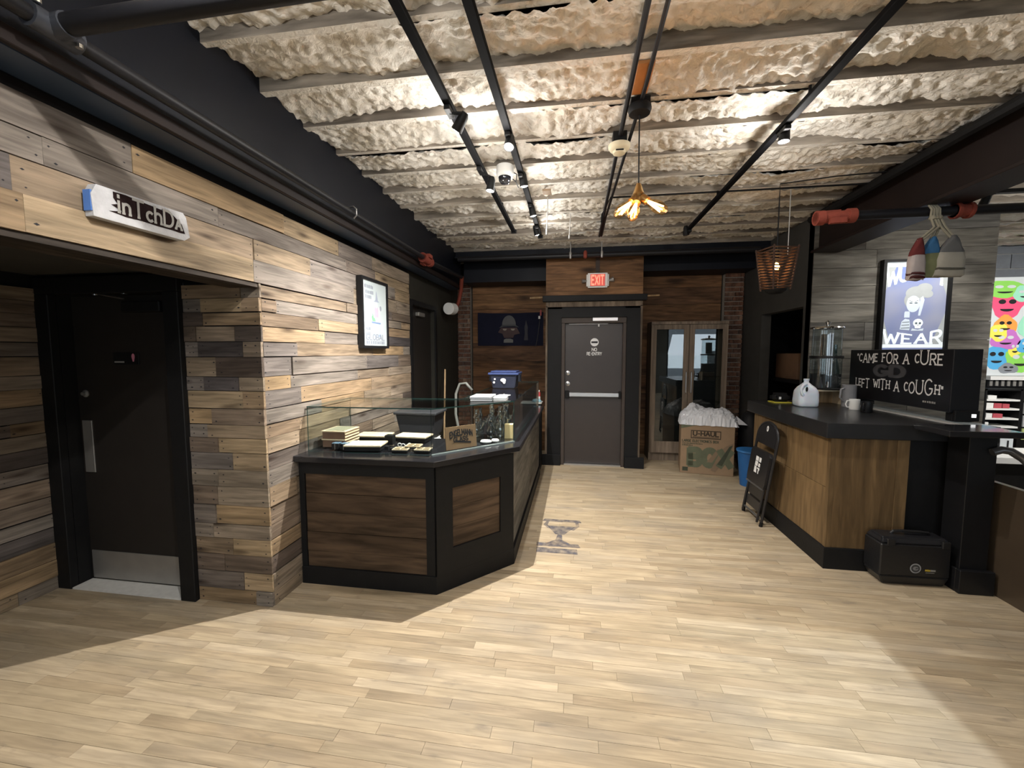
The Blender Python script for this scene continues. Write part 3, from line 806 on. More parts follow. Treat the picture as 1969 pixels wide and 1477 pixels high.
# ---- track lights
m_ledglow = PM('lit_led_lens', (1, .97, .92), emit=28.0, var=0)
m_ledglow2 = m_ledglow
def spot(parent, loc, aim, power, size, blend=.6, col=TRACK_C, rad=.01):
    l = bpy.data.lights.new('lamp_beam', 'SPOT')
    l.energy, l.color, l.spot_size, l.spot_blend, l.shadow_soft_size = power, col, math.radians(size), blend, rad
    q = bpy.data.objects.new('lamp_beam', l); COL.objects.link(q)
    q.parent = parent
    q.location = Vector(loc) - ORG[parent.name]
    q.rotation_euler = (Vector(aim) - Vector(loc)).to_track_quat('-Z', 'Y').to_euler()
    return q
def track_head(label, rail_x, rail_z, bulb, aim, power, size=85, blend=.7, group=None, lit=True, spill=.06):
    lab_visible = group is None
    b_ = Vector(bulb); d = (Vector(aim) - b_).normalized()
    top = b_ - d * .10
    t = thing('track_lamp', label, 'track light', (rail_x, b_.y - d.y * .1, rail_z - .02), None, group)
    a = Vector((rail_x, top.y - .02, rail_z - .018))
    MB().obox((a.x, a.y, a.z - .012), (.035, .11, .024)).build('adapter', m_black, t, bevel=.003)
    MB().tube([a + Vector((0, 0, -.02)), (a + top) / 2 + Vector((0, 0, -.008)), top], .009, 8).build('stem', m_black, t, smooth=True)
    rot = (-d).to_track_quat('Z', 'Y').to_matrix()
    MB().lathe([(0, .105), (.018, .105), (.027, .085), (.031, .03), (.033, 0), (.029, 0), (.029, .012)], b_, 18, rot).build('shade', m_black, t, smooth=True)
    MB().lathe([(.029, .008), (.026, .001), (.015, -.004), (0, -.006)], b_, 18, rot).build('lens', m_ledglow if lit else m_chrome, t, smooth=True)
    if lit:
        spot(t, b_ + d * .012, b_ + d, power, size, blend)
        l = bpy.data.lights.new('bulb_spill', 'POINT'); l.energy, l.color, l.shadow_soft_size = (P * spill if lab_visible else P * .12), TRACK_C, .025
        q = bpy.data.objects.new('bulb_spill', l); COL.objects.link(q); q.parent = t; q.location = b_ + d * .03 - ORG[t.name]
    return t
ZR = 3.03
def rail(x, y0, y1, lab):
    t = thing('track_rail', lab, 'track', (x, (y0 + y1) / 2, ZR))
    MB().box(x - .022, x + .022, y0, y1, ZR - .012, ZR + .018).build('rail_channel', PM('matte_rail', (.005, .005, .006), rough=.75, var=.2, spec=.08), t, bevel=.003)
    MB().box(x - .03, x + .03, y1 - .02, y1 + .01, ZR - .016, ZR + .02).build('end_cap', m_black, t)
    for k in range(int((y1 - y0) / 1.5) + 1): MB().cyl((x, y0 + .2 + k * 1.5, ZR), (x, y0 + .2 + k * 1.5, 3.16), .008).build('standoff', m_black, t)
rail(-.72, -3.6, 4.86, 'black lighting track nearest the blue-black beam')
rail(-.435, -3.6, 5.12, 'black lighting track second from the blue-black beam')
rail(1.245, -3.6, 5.2, 'black lighting track on the right, near the cage pendant')
P = TRACK_W
track_head('lit lamp nearest the viewer on the left lighting track', -.72, ZR, (-.695, 2.43, 2.925), (-1.9, 3.1, 1.5), P * .8, 62, .9)
track_head('lit lamp farther back on the left lighting track, beside the dome camera', -.72, ZR, (-.650, 3.165, 2.855), (-1.05, 3.0, 0), P * 4.0, 150, .9)
track_head('lit lamp nearest the viewer on the second lighting track', -.435, ZR, (-.43, 2.68, 2.93), (-.6, 1.3, 0), P * .3, 85, 1.0)
track_head('lit lamp just behind the dome camera on the second lighting track', -.435, ZR, (-.415, 3.35, 2.945), (-.1, 3.9, 0), P * .3, 80, 1.0)
track_head('lit lamp third along the second lighting track', -.435, ZR, (-.41, 4.02, 2.93), (.2, 4.6, 0), P * .35, 90)
track_head('lit lamp at the far end of the second lighting track', -.435, ZR, (-.435, 4.70, 2.94), (.3, 5.6, .2), P * .4, 90)
track_head('lit lamp hanging from the right-hand lighting track', 1.245, ZR, (1.255, 2.90, 2.945), (1.1, 2.9, 0), P * .55, 125, spill=.13)
track_head('unlit lamp at the far end of the right-hand lighting track', 1.245, ZR, (1.225, 5.08, 2.97), (1.5, 5.3, 0), P, lit=False)
HB = 'track lamps behind the viewer'
for x, yy, ax, ay, k in ((-.435, .2, -.6, 1.6, .18), (-.72, -1.6, -.7, -.6, .18), (1.245, -1.2, 1.1, 0.2, .18), (-.435, -2.6, 0, -2, .18)):
    track_head('lit track lamp on the tracks behind the viewer', x, ZR, (x + .02, yy, 2.94), (ax, ay, 0), P * k, 125, group=HB)
track_head('added unseen fill lamp above the viewer turned towards the alcove door', -.72, ZR, (-.74, .9, 2.93), (-2.75, 2.33, 1.0), P * .75, 68, 1.0, group=HB)  # added unseen lamp that brightens the alcove
# added unseen lamp, its flaps placed to cut the hard-edged pale floor patch
bl_ = thing('track_lamp', 'added unseen lamp with black light-shaping flaps above the viewer on the right', 'track light', (1.245, .98, 3.0))
MB().obox((1.245, 1.0, 2.995), (.035, .11, .03)).build('adapter', m_black, bl_)
MB().lathe([(0, .10), (.05, .10), (.06, .06), (.06, 0), (.054, 0), (.054, .05)], (1.20, 1.0, 2.91), 18).build('shade', m_black, bl_, smooth=True)
MB().box(1.10, 1.27, 1.0702, 1.0742, 2.76, 2.90).build('light_flap', m_black, bl_)
MB().box(1.2225, 1.2265, .90, 1.0700, 2.76, 2.90).build('light_flap', m_black, bl_)
spot(bl_, (1.20, 1.0, 2.885), (1.5, 2.1, 0), P * 2.3, 46, 1.0, (.76, .88, 1.0), .0015)
# lamps of the shop room on the right
rs = thing('track_rail', 'black lighting track in the shop room on the right', 'track', (3.5, 4.6, 3.03))
MB().box(2.75, 7.5, 4.2, 4.245, 2.99, 3.02).build('rail_channel', m_black, rs)
track_head('bright lamp on the shop-room track beyond the beam', 3.42, 3.0, (3.42, 4.22, 2.90), (3.4, 4.95, 1.5), P * .4, 100)
track_head('lamp lighting the cartoon mural in the shop room', 5.9, 3.0, (5.9, 4.22, 2.90), (5.8, 6.4, 1.6), P * 1.6, 90)
track_head('lamp lighting the shelves in the shop room', 4.6, 3.0, (4.6, 4.22, 2.90), (5.4, 6.2, .8), P * 1.2, 90)

# ---- security camera
t = thing('dome_camera', 'white security dome camera on the ceiling between the lighting tracks', 'security camera', (-.565, 3.34, 3.05))
MB().lathe([(0, .075), (.066, .075), (.07, .02), (.064, -.005), (.05, -.02)], (-.565, 3.34, 3.03), 24).build('housing', m_white, t, smooth=True)
MB().lathe([(.050, -.016), (.046, -.045), (.03, -.064), (0, -.07)], (-.565, 3.325, 3.03), 20).build('dome', PM('smoked_dome', (.015, .015, .017), rough=.08, spec=.9), t, smooth=True)
MB().tube([(-.50, 3.36, 3.06), (-.475, 3.37, 3.05), (-.49, 3.42, 3.01)], .004, 6).build('cable_tail', m_black, t, smooth=True)
MB().tube([(-.51, 3.38, 3.02), (-.485, 3.39, 3.0), (-.47, 3.43, 2.97)], .004, 6).build('cable_tail', m_black, t, smooth=True)
# ---- smoke detector
t = thing('smoke_detector', 'ivory smoke detector under a black box on the left conduit', 'smoke detector', (.27, 2.95, 3.0))
MB().box(.225, .315, 2.90, 3.0, 3.02, 3.09).build('back_box', m_black, t, bevel=.004)
MB().lathe([(0, .03), (.072, .03), (.072, .012), (.06, -.004), (.044, -.012), (.04, -.026), (.02, -.036), (0, -.038)], (.27, 2.95, 2.99), 24).build('detector_head', m_ivory, t, smooth=True)
MB().obox((.27, 2.906, 2.972), (.05, .008, .006)).build('sensor_slot', m_black, t)

# ---- bulb cluster pendant
m_bulbglass = GLASS('amber_bulb_glass', (1.0, .82, .55), .05)
m_fil = PM('glowing_filament', (1.0, .55, .22), emit=30.0, var=0)
m_brass = PM('aged_brass', (.48, .30, .12), rough=.35, metal=1.0, var=.2)
t = thing('pendant_lamp', 'three bare filament bulbs on a brass cluster hanging from black cord', 'pendant lamp', (.345, 2.58, 2.4))
MB().box(.295, .40, 2.545, 2.655, 3.04, 3.09).lathe([(0, .05), (.062, .05), (.066, .03), (.058, .006), (.03, 0), (0, 0)], (.345, 2.57, 3.0), 20).build('ceiling_box', m_black, t, smooth=True)
MB().tube([(.345, 2.57, 3.0), (.347, 2.575, 2.8), (.35, 2.58, 2.62)], .004, 6).build('cord', m_black, t, smooth=True)
MB().lathe([(0, .04), (.012, .04), (.02, .02), (.026, 0), (.034, -.02), (.02, -.05), (0, -.055)], (.35, 2.58, 2.585), 18).build('cluster_hub', m_brass, t, smooth=True)
for ang, tilt in ((208, 50), (245, 36), (335, 54)):
    a = math.radians(ang); tl = math.radians(tilt)
    d = Vector((math.cos(a) * math.sin(tl), math.sin(a) * math.sin(tl), -math.cos(tl)))
    c = Vector((.35, 2.58, 2.555)) + d * .02
    rot = d.to_track_quat('Z', 'Y').to_matrix()
    MB().lathe([(0, 0), (.022, 0), (.026, .01), (.024, .045), (0, .045)], c, 16, rot).build('socket', m_brass, t, smooth=True)
    bl = MB().lathe([(.016, .042), (.022, .065), (.034, .105), (.036, .13), (.027, .165), (.012, .18), (0, .182)], c, 16, rot).build('bulb', m_bulbglass, t, smooth=True)
    f = MB()
    for s in range(5):
        q = s / 5 * 2 * math.pi
        f.tube([c + rot @ Vector((.005 * math.cos(q), .005 * math.sin(q), .05)), c + rot @ Vector((.018 * math.cos(q), .018 * math.sin(q), .145))], .0034, 5)
    f.build('filament', m_fil, bl)
    l = bpy.data.lights.new('bulb_glow', 'POINT'); l.energy, l.color, l.shadow_soft_size = .7, (1, .55, .28), .03
    q = bpy.data.objects.new('bulb_glow', l); COL.objects.link(q); q.parent = t; q.location = c + rot @ Vector((0, 0, .20)) - ORG[t.name]

# ---- cage pendant
m_rattan = PM('dark_rattan', (.05, .028, .02), rough=.6, var=.3, scale=40)
t = thing('pendant_lamp', 'square basket pendant of dark sticks with one glowing bulb inside', 'pendant lamp', (1.72, 4.0, 2.2))
zt, zb, rt_, rb_ = 2.545, 2.20, .112, .08
def cage_pt(k, z):
    f = (z - zb) / (zt - zb); r = rb_ + (rt_ - rb_) * f
    sx, sy = ((-1, -1), (1, -1), (1, 1), (-1, 1))[k % 4]
    a = math.radians(14)
    x, y_ = sx * r, sy * r
    return Vector((1.72 + x * math.cos(a) - y_ * math.sin(a), 4.0 + x * math.sin(a) + y_ * math.cos(a), z))
for k in range(4):
    MB().cyl(cage_pt(k, zb - .012), cage_pt(k, zt + .01), .007, n=7).build('corner_post', m_rattan, t)
    for j in range(14):
        z = zb + .012 + j * (zt - zb - .02) / 13
        a, b_ = cage_pt(k, z), cage_pt(k + 1, z)
        MB().cyl(a + (a - b_) * .04 + Vector((0, 0, .004 * (k % 2))), b_ + (b_ - a) * .04 + Vector((0, 0, .004 * (k % 2))), .0062, n=6).build('stick', m_rattan, t)
MB().lathe([(0, -.03), (.05, -.03), (.085, -.008), (.09, .006), (0, .006)], (1.72, 4.0, 2.19), 16).build('bottom_finial', m_black, t, smooth=True)
MB().cyl((1.72, 4.0, 2.44), (1.72, 4.0, 2.53), .02).build('socket', m_black, t)
bl = MB().lathe([(0, -.085), (.022, -.08), (.034, -.055), (.031, -.03), (.016, 0), (0, .005)], (1.72, 4.0, 2.435), 16).build('bulb', m_bulbglass, t, smooth=True)
MB().lathe([(0, -.07), (.022, -.06), (.024, -.04), (.016, -.02), (0, -.008)], (1.72, 4.0, 2.435), 12).build('filament', PM('bright_filament', (1, .62, .28), emit=45.0, var=0), bl, smooth=True)
MB().tube([(1.72, 4.0, 2.53), (1.72, 4.0, 2.9), (1.72, 4.0, 3.09), (2.1, 3.9, 3.09), (2.45, 3.85, 3.085)], .005, 6).build('cord', m_black, t, smooth=True)
MB().cyl((1.82, 4.03, 2.5), (1.82, 4.03, 3.05), .004, n=6).build('stay_rod', m_dullsteel, t)
l = bpy.data.lights.new('bulb_glow', 'POINT'); l.energy, l.color, l.shadow_soft_size = 1.3, (1, .55, .25), .03
q = bpy.data.objects.new('bulb_glow', l); COL.objects.link(q); q.parent = t; q.location = Vector((1.72, 4.0, 2.345)) - ORG[t.name]

# ---- exit sign
t = thing('exit_sign', 'lit red EXIT sign with white housing above the brown door', 'exit sign', (.29, 6.0, 2.54))
MB().box(.137, .443, 5.97, 6.035, 2.545, 2.745).build('housing', m_white, t, bevel=.02, segs=3)
MB().box(.19, .39, 5.964, 5.971, 2.565, 2.725).build('legend_panel', PM('exit_red_panel', (.55, .10, .08), emit=.5, var=.1), t)
lettering('EXIT', PM('exit_red_glow', (1.0, .14, .09), emit=2.2, var=0), t, (.207, 5.963, 2.585), (1, 0, 0), (0, 0, 1), .12, .166, t=.2, off=.001)
MB().cyl((.14, 6.0, 2.64), (.075, 5.985, 2.635), .014, .028).build('lamp_head', m_dullsteel, t, smooth=True)
MB().cyl((.44, 6.0, 2.64), (.51, 5.985, 2.655), .014, .036).build('lamp_head', m_dullsteel, t, smooth=True)
MB().box(.262, .318, 6.03, 6.04, 2.74, 3.0).build('conduit_cover', PM('brown_cover', (.05, .034, .026)), t)
# ================================================================== LEFT SIDE: WALL PIECES
t = thing('wall_sign', 'rough whitewashed plank sign with dark brushed lettering above the alcove', 'sign', (-1.905, 1.6, 2.18))
pl = [(1.415, 2.185), (1.80, 2.188), (1.83, 2.21), (1.815, 2.30), (1.80, 2.318), (1.43, 2.312), (1.41, 2.27)]
MB().add([(-1.918, a, z) for a, z in pl] + [(-1.88, a, z) for a, z in pl], [tuple(range(6, -1, -1)), tuple(range(7, 14))] + [(i, (i + 1) % 7, 7 + (i + 1) % 7, 7 + i) for i in range(7)]).build('plank', PM('whitewashed_wood', (.40, .40, .41), rough=.8, var=.28, scale=24, bump=.4), t)
MB().obox((-1.9, 1.412, 2.245), (.034, .006, .08)).build('blue_end', PM('blue_paint', (.07, .16, .42), var=.2), t)
SG = ((-1.88, 1.42, 2.19), (0, 1, 0), (0, 0, 1))
art('dark_wash', [[(.07, .115), (.12, .118), (.2, .112), (.27, .108), (.33, .1), (.37, .07), (.385, .03), (.36, .028), (.32, .03), (.25, .028), (.18, .03), (.12, .026), (.05, .032), (.1, .045), (.06, .06), (.085, .07), (.07, .09)]], PM('dark_umber_wash', (.014, .008, .008), var=.4, scale=60, rough=.95, spec=.05), t, *SG, .001)
lettering('inTchDA', PM('bone_paint', (.24, .23, .21), var=.25, scale=40), t, (-1.88, 1.505, 2.228), (0, 1, .02), (0, 0, 1), .072, .275, t=.16, serif=.1, off=.003, sizes=[1.0, .9, 1, .85, .95, .95, .6])

t = thing('framed_print', 'white cartoon poster of a wizard over a cauldron in a black frame', 'picture', (-1.9, 3.76, 1.69))
MB().box(-1.925, -1.895, 3.50, 4.0, 1.695, 2.325).build('backing', m_black, t)
MB().box(-1.925, -1.875, 3.49, 3.515, 1.71, 2.305).box(-1.925, -1.875, 3.985, 4.01, 1.71, 2.305).box(-1.925, -1.875, 3.49, 4.01, 2.305, 2.33).box(-1.925, -1.875, 3.49, 4.01, 1.685, 1.71).build('frame', m_blacksatin, t)
pr = MB().box(-1.895, -1.888, 3.515, 3.985, 1.71, 2.305).build('print', PM('print_paper', (.40, .45, .46), rough=.8, var=.03), t)
FP = ((-1.888, 3.515, 1.71), (0, 1, 0), (0, 0, 1))
m_gi = PM('grey_ink', (.22, .24, .28), rough=.7)
def bars(x, y_, w_, h, n, rnd=random.Random(2)):
    out, xx = [], x
    for i in range(n):
        ww = w_ / n
        k = rnd.uniform(.55, .85)
        out.append([(xx, y_), (xx + ww * k, y_), (xx + ww * k, y_ + h * rnd.uniform(.75, 1)), (xx, y_ + h * rnd.uniform(.75, 1))])
        xx += ww
    return out
art('caption', bars(.04, .525, .17, .034, 7) + bars(.05, .475, .16, .034, 7) + bars(.05, .43, .12, .034, 6), m_gi, pr, *FP, .001)
art('wizard_hat', [[(.21, .415), (.33, .415), (.295, .43), (.275, .5), (.262, .52), (.255, .47), (.245, .43)]], PM('slate_ink', (.26, .29, .36)), pr, *FP, .001)
art('wizard_robe', [[(.22, .27), (.30, .27), (.295, .36), (.26, .395), (.225, .35)]], PM('mauve_ink', (.42, .34, .42)), pr, *FP, .001)
art('beard', [ell(.262, .385, .022, .028), [(.30, .24), (.33, .24), (.335, .36), (.31, .37)]], PM('pale_ink', (.6, .62, .64)), pr, *FP, .0015)
art('staff_hand', [ell(.345, .36, .02, .025)], m_gi, pr, *FP, .0018)
art('green_flame', [[(.18, .23), (.24, .23), (.225, .26), (.2, .265), (.185, .31), (.18, .28), (.165, .27)]], PM('green_ink', (.18, .52, .24)), pr, *FP, .0015)
art('cauldron', [[(.17, .225), (.33, .225), (.335, .205), (.355, .13), (.34, .085), (.26, .07), (.17, .09), (.155, .14), (.175, .205)]], PM('pale_blue_ink', (.38, .46, .55)), pr, *FP, .0012)
art('cauldron_rim', [[(.16, .225), (.345, .222), (.34, .208), (.165, .21)], [(.3, .09), (.34, .09), (.325, .115)]], PM('blue_ink', (.16, .22, .36)), pr, *FP, .0016)
art('title', bars(.045, .145, .1, .03, 4) + bars(.05, .1, .09, .028, 4), m_gi, pr, *FP, .0017)
lettering('GLOBAL', m_gi, pr, (-1.888, 3.57, 1.765), (0, 1, 0), (0, 0, 1), .05, .36, t=.2, serif=.12, off=.002)
art('subtitle', bars(.05, .015, .38, .034, 9), m_gi, pr, *FP, .0017)

# flag
t = thing('wall_flag', 'dark navy flag with a helmeted skull, pinned to the cedar boards', 'flag', (-1.08, 6.88, 1.76))
fb = MB()
nx, nz_ = 24, 10
for j in range(nz_ + 1):
    for i in range(nx + 1):
        u, v = i / nx, j / nz_
        fb.v.append((-1.63 + 1.10 * u, 6.885 - .006 - .006 * math.sin(u * 17 + v * 2), 1.755 + .55 * v - .015 * math.sin(u * math.pi) * v))
fb.f = [(j * (nx + 1) + i, j * (nx + 1) + i + 1, (j + 1) * (nx + 1) + i + 1, (j + 1) * (nx + 1) + i) for j in range(nz_) for i in range(nx)]
fb.m = [0] * len(fb.f)
fc = fb.build('flag_cloth', PM('navy_cloth', (.010, .011, .026), rough=.9), t, smooth=2)
FF = ((-1.63, 6.868, 1.755), (1, 0, 0), (0, 0, 1))
art('helmet', [ell(.53, .345, .115, .155, 20, 0, 180)], PM('grey_flag_print', (.10, .10, .105), var=.2), t, *FF, .001)
art('helmet_brim', [[(.36, .29), (.42, .345), (.64, .345), (.70, .30), (.62, .32), (.44, .315)]], PM('dim_flag_print', (.055, .055, .06)), t, *FF, .0012)
art('skull', [[(.345, .22), (.40, .30), (.66, .30), (.715, .20), (.62, .18), (.6, .13), (.45, .13), (.42, .2)]], PM('maroon_flag_print', (.06, .035, .035), var=.3), t, *FF, .0008)
for ex in (.46, .595): art('eye', [ell(ex, .28, .034, .03, 14, 180, 360)], PM('bone_flag_print', (.26, .23, .19)), t, *FF, .0018)
art('teeth', [[(.44, .05), (.60, .05), (.60, .1), (.56, .115), (.48, .115), (.445, .1)]], PM('grey_teeth_print', (.15, .15, .145)), t, *FF, .0018)
art('side_emblem', [[(.78, .09), (.85, .09), (.84, .2), (.845, .3), (.815, .42), (.79, .3), (.795, .2)]], PM('faint_flag_print', (.028, .028, .036)), t, *FF, .0012)
o = MB().tube([(-.575, 6.83, 2.30), (-.585, 6.83, 2.18), (-.61, 6.84, 1.95), (-.65, 6.85, 1.74)], .006, 6).build('cable', PM('grey_cable', (.06, .06, .06))); tag(o, 'thin grey cable hanging over the right edge of the flag', 'cable')
t = thing('hanging_tag', 'small red tag with a white tip beside the door trim', 'tag', (-.56, 6.8, 2.22))
MB().box(-.58, -.555, 6.8, 6.81, 2.24, 2.33).build('tag_body', PM('red_plastic', (.4, .09, .09)), t)
MB().obox((-.59, 6.8, 2.21), (.03, .012, .045)).build('tag_tip', m_white, t)
for x0, x1, s in ((-.66, -.48, 'left'), (.97, 1.13, 'right')):
    o = MB().cyl((x0, 6.04, 2.425), (x1, 6.04, 2.43), .012, n=8).build('dowel', m_tanwood); tag(o, 'short pale dowel sticking out %s of the door crown' % s, 'dowel')

# ================================================================== DISPLAY COUNTER
def pane(b, p, q, z0, z1, th=.006):
    p, q = Vector((*p, 0)), Vector((*q, 0))
    n = (q - p).normalized().cross(Vector((0, 0, 1))) * (th / 2)
    c = [p + n, q + n, q - n, p - n]
    v = [(a.x, a.y, z0) for a in c] + [(a.x, a.y, z1) for a in c]
    b.mi = 0; b.add(v, [(0, 1, 5, 4), (2, 3, 7, 6)])
    b.mi = 1; b.add(v, [(3, 2, 1, 0), (4, 5, 6, 7), (1, 2, 6, 5), (3, 0, 4, 7)])
    return b
t = thing('display_counter', 'black counter with brown plank panels and an angled corner', 'counter', (-1.2, 3.3, 0))
body = [(-1.93, 2.635), (-.925, 2.635), (-.485, 3.113), (-.485, 5.5), (-1.0, 5.5), (-1.0, 3.25), (-1.93, 3.25)]
MB().prism(body, 0, .885).build('carcass', m_black, t)
pli = [(-1.915, 2.605), (-.915, 2.605), (-.455, 3.10), (-.455, 5.5), (-.49, 5.5), (-.49, 3.12), (-.93, 2.64), (-1.915, 2.64)]
MB().prism(pli, 0, .125).build('plinth', m_black, t, bevel=.002)
MB().box(-1.915, -1.875, 2.612, 2.636, .125, .80).box(-.985, -.925, 2.612, 2.636, .125, .80).box(-1.915, -.925, 2.612, 2.636, .80, .885).build('front_frame', m_black, t)
PR = random.Random(8)
for z, h in ((.125, .115), (.24, .14), (.38, .145), (.525, .135), (.66, .14)):
    L = .888
    xs = [-1.873, -.987]
    for a, b_ in zip(xs[:-1], xs[1:]):
        board('plank', t, b_ - a - .002, h - .003, PR.uniform(.010, .015), Vector(((a + b_) / 2, 2.634, z + h / 2)) - ORG[t.name], 0, m_counterwood)
ca, cb = Vector((-.925, 2.62, 0)), Vector((-.475, 3.11, 0))
cd_ = (cb - ca).normalized(); cn = Vector((cd_.y, -cd_.x, 0)); CL = (cb - ca).length
def chx(b, s0, s1, z0, z1, n0, n1):
    q = [ca + cd_ * (s * CL) + cn * n for s, n in ((s0, n1), (s1, n1), (s1, n0), (s0, n0))]
    return b.hexa([(p.x, p.y, z0) for p in q] + [(p.x, p.y, z1) for p in q])
fr_ = MB()
for s0, s1, z0, z1 in ((0, .19, .125, .885), (.81, 1, .125, .885), (.19, .81, .72, .885), (.19, .81, .125, .295)): chx(fr_, s0, s1, z0, z1, -.015, .02)
fr_.build('corner_frame', m_black, t)
rzc = math.atan2(cd_.y, cd_.x)
for k in range(3):
    c = ca + cd_ * (CL * .5) + cn * .0 + Vector((0, 0, .297 + .141 * (k + .5)))
    board('plank', t, CL * .62 - .002, .139, .008, c - ORG[t.name], rzc, m_counterwood)
for k, (z, h) in enumerate(((.125, .24), (.365, .25), (.615, .26))):
    for a, b_ in ((3.14, 4.3), (4.3, 5.5)):
        board('plank', t, b_ - a - .003, h - .003, .012, Vector((-.486, (a + b_) / 2, z + h / 2)) - ORG[t.name], math.pi / 2, m_grayboard)
top = [(-1.945, 2.575), (-.912, 2.575), (-.415, 3.12), (-.415, 5.55), (-1.0, 5.55), (-1.0, 3.3), (-1.945, 3.3)]
MB().prism(top, .888, .93).build('worktop', PM('black_lacquer_top', (.013, .013, .015), rough=.22, var=.2, coat=.3), t, bevel=.004)

g = thing('glass_showcase', 'clear glass showcase wrapping the corner on the black counter', 'showcase', (-1.2, 3.3, .931))
GP = [(-1.91, 2.72), (-.985, 2.735), (-.485, 3.27), (-.485, 5.5), (-.93, 5.5), (-.93, 3.36), (-1.91, 3.30)]
for i in (0, 1, 2, 3, 6):
    b = MB(); pane(b, GP[i], GP[(i + 1) % 7], .931, 1.252)
    b.build('glass_pane', [m_glass, m_glassgreen], g)
for poly in ([(-1.91, 2.715), (-.983, 2.73), (-.48, 3.268), (-.93, 3.36), (-1.91, 3.305)], [(-.48, 3.27), (-.48, 5.505), (-.935, 5.505), (-.935, 3.362)]):
    b = MB(); n = len(poly)
    v = [(x, y_, 1.253) for x, y_ in poly] + [(x, y_, 1.261) for x, y_ in poly]
    b.mi = 0; b.add(v, [tuple(range(n - 1, -1, -1)), tuple(range(n, 2 * n))])
    b.mi = 1; b.add(v, [(i, (i + 1) % n, n + (i + 1) % n, n + i) for i in range(n)])
    b.build('glass_top', [m_glass, m_glassgreen], g)
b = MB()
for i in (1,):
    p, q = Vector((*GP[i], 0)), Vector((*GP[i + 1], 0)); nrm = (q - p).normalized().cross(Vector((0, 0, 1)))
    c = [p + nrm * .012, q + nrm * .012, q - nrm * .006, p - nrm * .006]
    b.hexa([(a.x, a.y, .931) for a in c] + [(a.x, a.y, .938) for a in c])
b.build('lit_edge_strip', m_glassedge_l, g)  # pale strip paints the light caught along the angled pane's lower edge

# --- things inside the front case
ZD = .939
def small(name, label, cat, b, mat, group=None, **k):
    o = b.build(name, mat, **k); tag(o, label, cat, group); return o
t = thing('drawer_box', 'stack of brown wooden drawer boxes with pale edges, left in the showcase', 'box', (-1.77, 2.93, ZD))
for k in range(2):
    z0 = ZD + k * .062
    MB().box(-1.87, -1.69, 2.83, 3.03, z0, z0 + .054).build('drawer', PM('walnut_brown', (.15, .085, .055), var=.2), t, bevel=.002)
    MB().box(-1.875, -1.685, 2.825, 3.035, z0 + .054, z0 + .061).build('pale_lid', m_cream, t)
b = MB()
for k in range(5): b.box(-1.689, -1.684, 2.83, 3.03, ZD + .008 + k * .022, ZD + .018 + k * .022)
b.build('side_slat', m_cream, t)
MB().box(-1.855, -1.705, 2.845, 3.015, ZD + .123, ZD + .126).build('tray_inlay', PM('inlay_green', (.22, .22, .15), var=.5, scale=60), t)
t = thing('display_tray', 'wide pale birch board on a black riser, front of the showcase', 'tray', (-1.52, 2.83, ZD), rz=0.0)
MB().box(-.13, .13, -.08, .08, 0, .03).build('riser', m_black, t)
MB().box(-.135, .135, -.085, .085, .03, .042).build('board', m_cream, t, bevel=.002)
t.rotation_euler.z = .12
t2 = copy_tree(t); t2.location = (-1.62, 3.16, ZD); t2.rotation_euler.z = .05
t2['label'] = 'pale birch board on a black riser, at the back of the showcase by the wall'
t3 = copy_tree(t); t3.location = (-1.29, 3.17, ZD); t3.rotation_euler.z = -.05
t3['label'] = 'pale birch board on a black riser, at the back of the showcase near its middle'
for x, yy, lab in ((-1.735, 2.80, 'left of two small glass-topped black cubes beside the drawer boxes'), (-1.665, 2.795, 'right of two small glass-topped black cubes beside the drawer boxes')):
    t = thing('trinket_box', lab, 'box', (x, yy, ZD))
    MB().box(x - .028, x + .028, yy - .028, yy + .028, ZD, ZD + .04).build('box_body', m_black, t, bevel=.002)
    MB().box(x - .026, x + .026, yy - .026, yy + .026, ZD + .04, ZD + .046).build('box_lid', PM('blue_glass_lid', (.12, .2, .28), rough=.1, spec=.8), t, bevel=.002)
    MB().box(x - .003, x + .003, yy - .03, yy - .027, ZD, ZD + .042).build('clasp', m_steel, t)
small('black_block', 'tall black display block behind the birch board in the showcase', 'block', MB().box(-1.44, -1.375, 2.96, 3.02, ZD, ZD + .075), m_black, bevel=.003)
small('black_block', 'small black cube with pale top, right of the front birch board', 'block', MB().box(-1.365, -1.335, 2.80, 2.83, ZD, ZD + .03), m_black, bevel=.002)
small('black_block', 'flat black cube beside the small one, right of the front birch board', 'block', MB().box(-1.325, -1.295, 2.80, 2.83, ZD, ZD + .018), m_black, bevel=.002)
for (x, yy), lab in zip(((-1.30, 2.92), (-1.265, 2.905), (-1.225, 2.93)), ('left', 'middle', 'right')):
    pts = [(x + .014 * math.cos(a), yy, ZD + .0155 + .012 * math.sin(a)) for a in [i * 2 * math.pi / 14 for i in range(14)]]
    small('ring', lab + ' one of three small pale rings standing in the showcase', 'ring', MB().tube(pts, .0034, 6, closed=True), m_white, 'pale rings in the showcase', smooth=2)
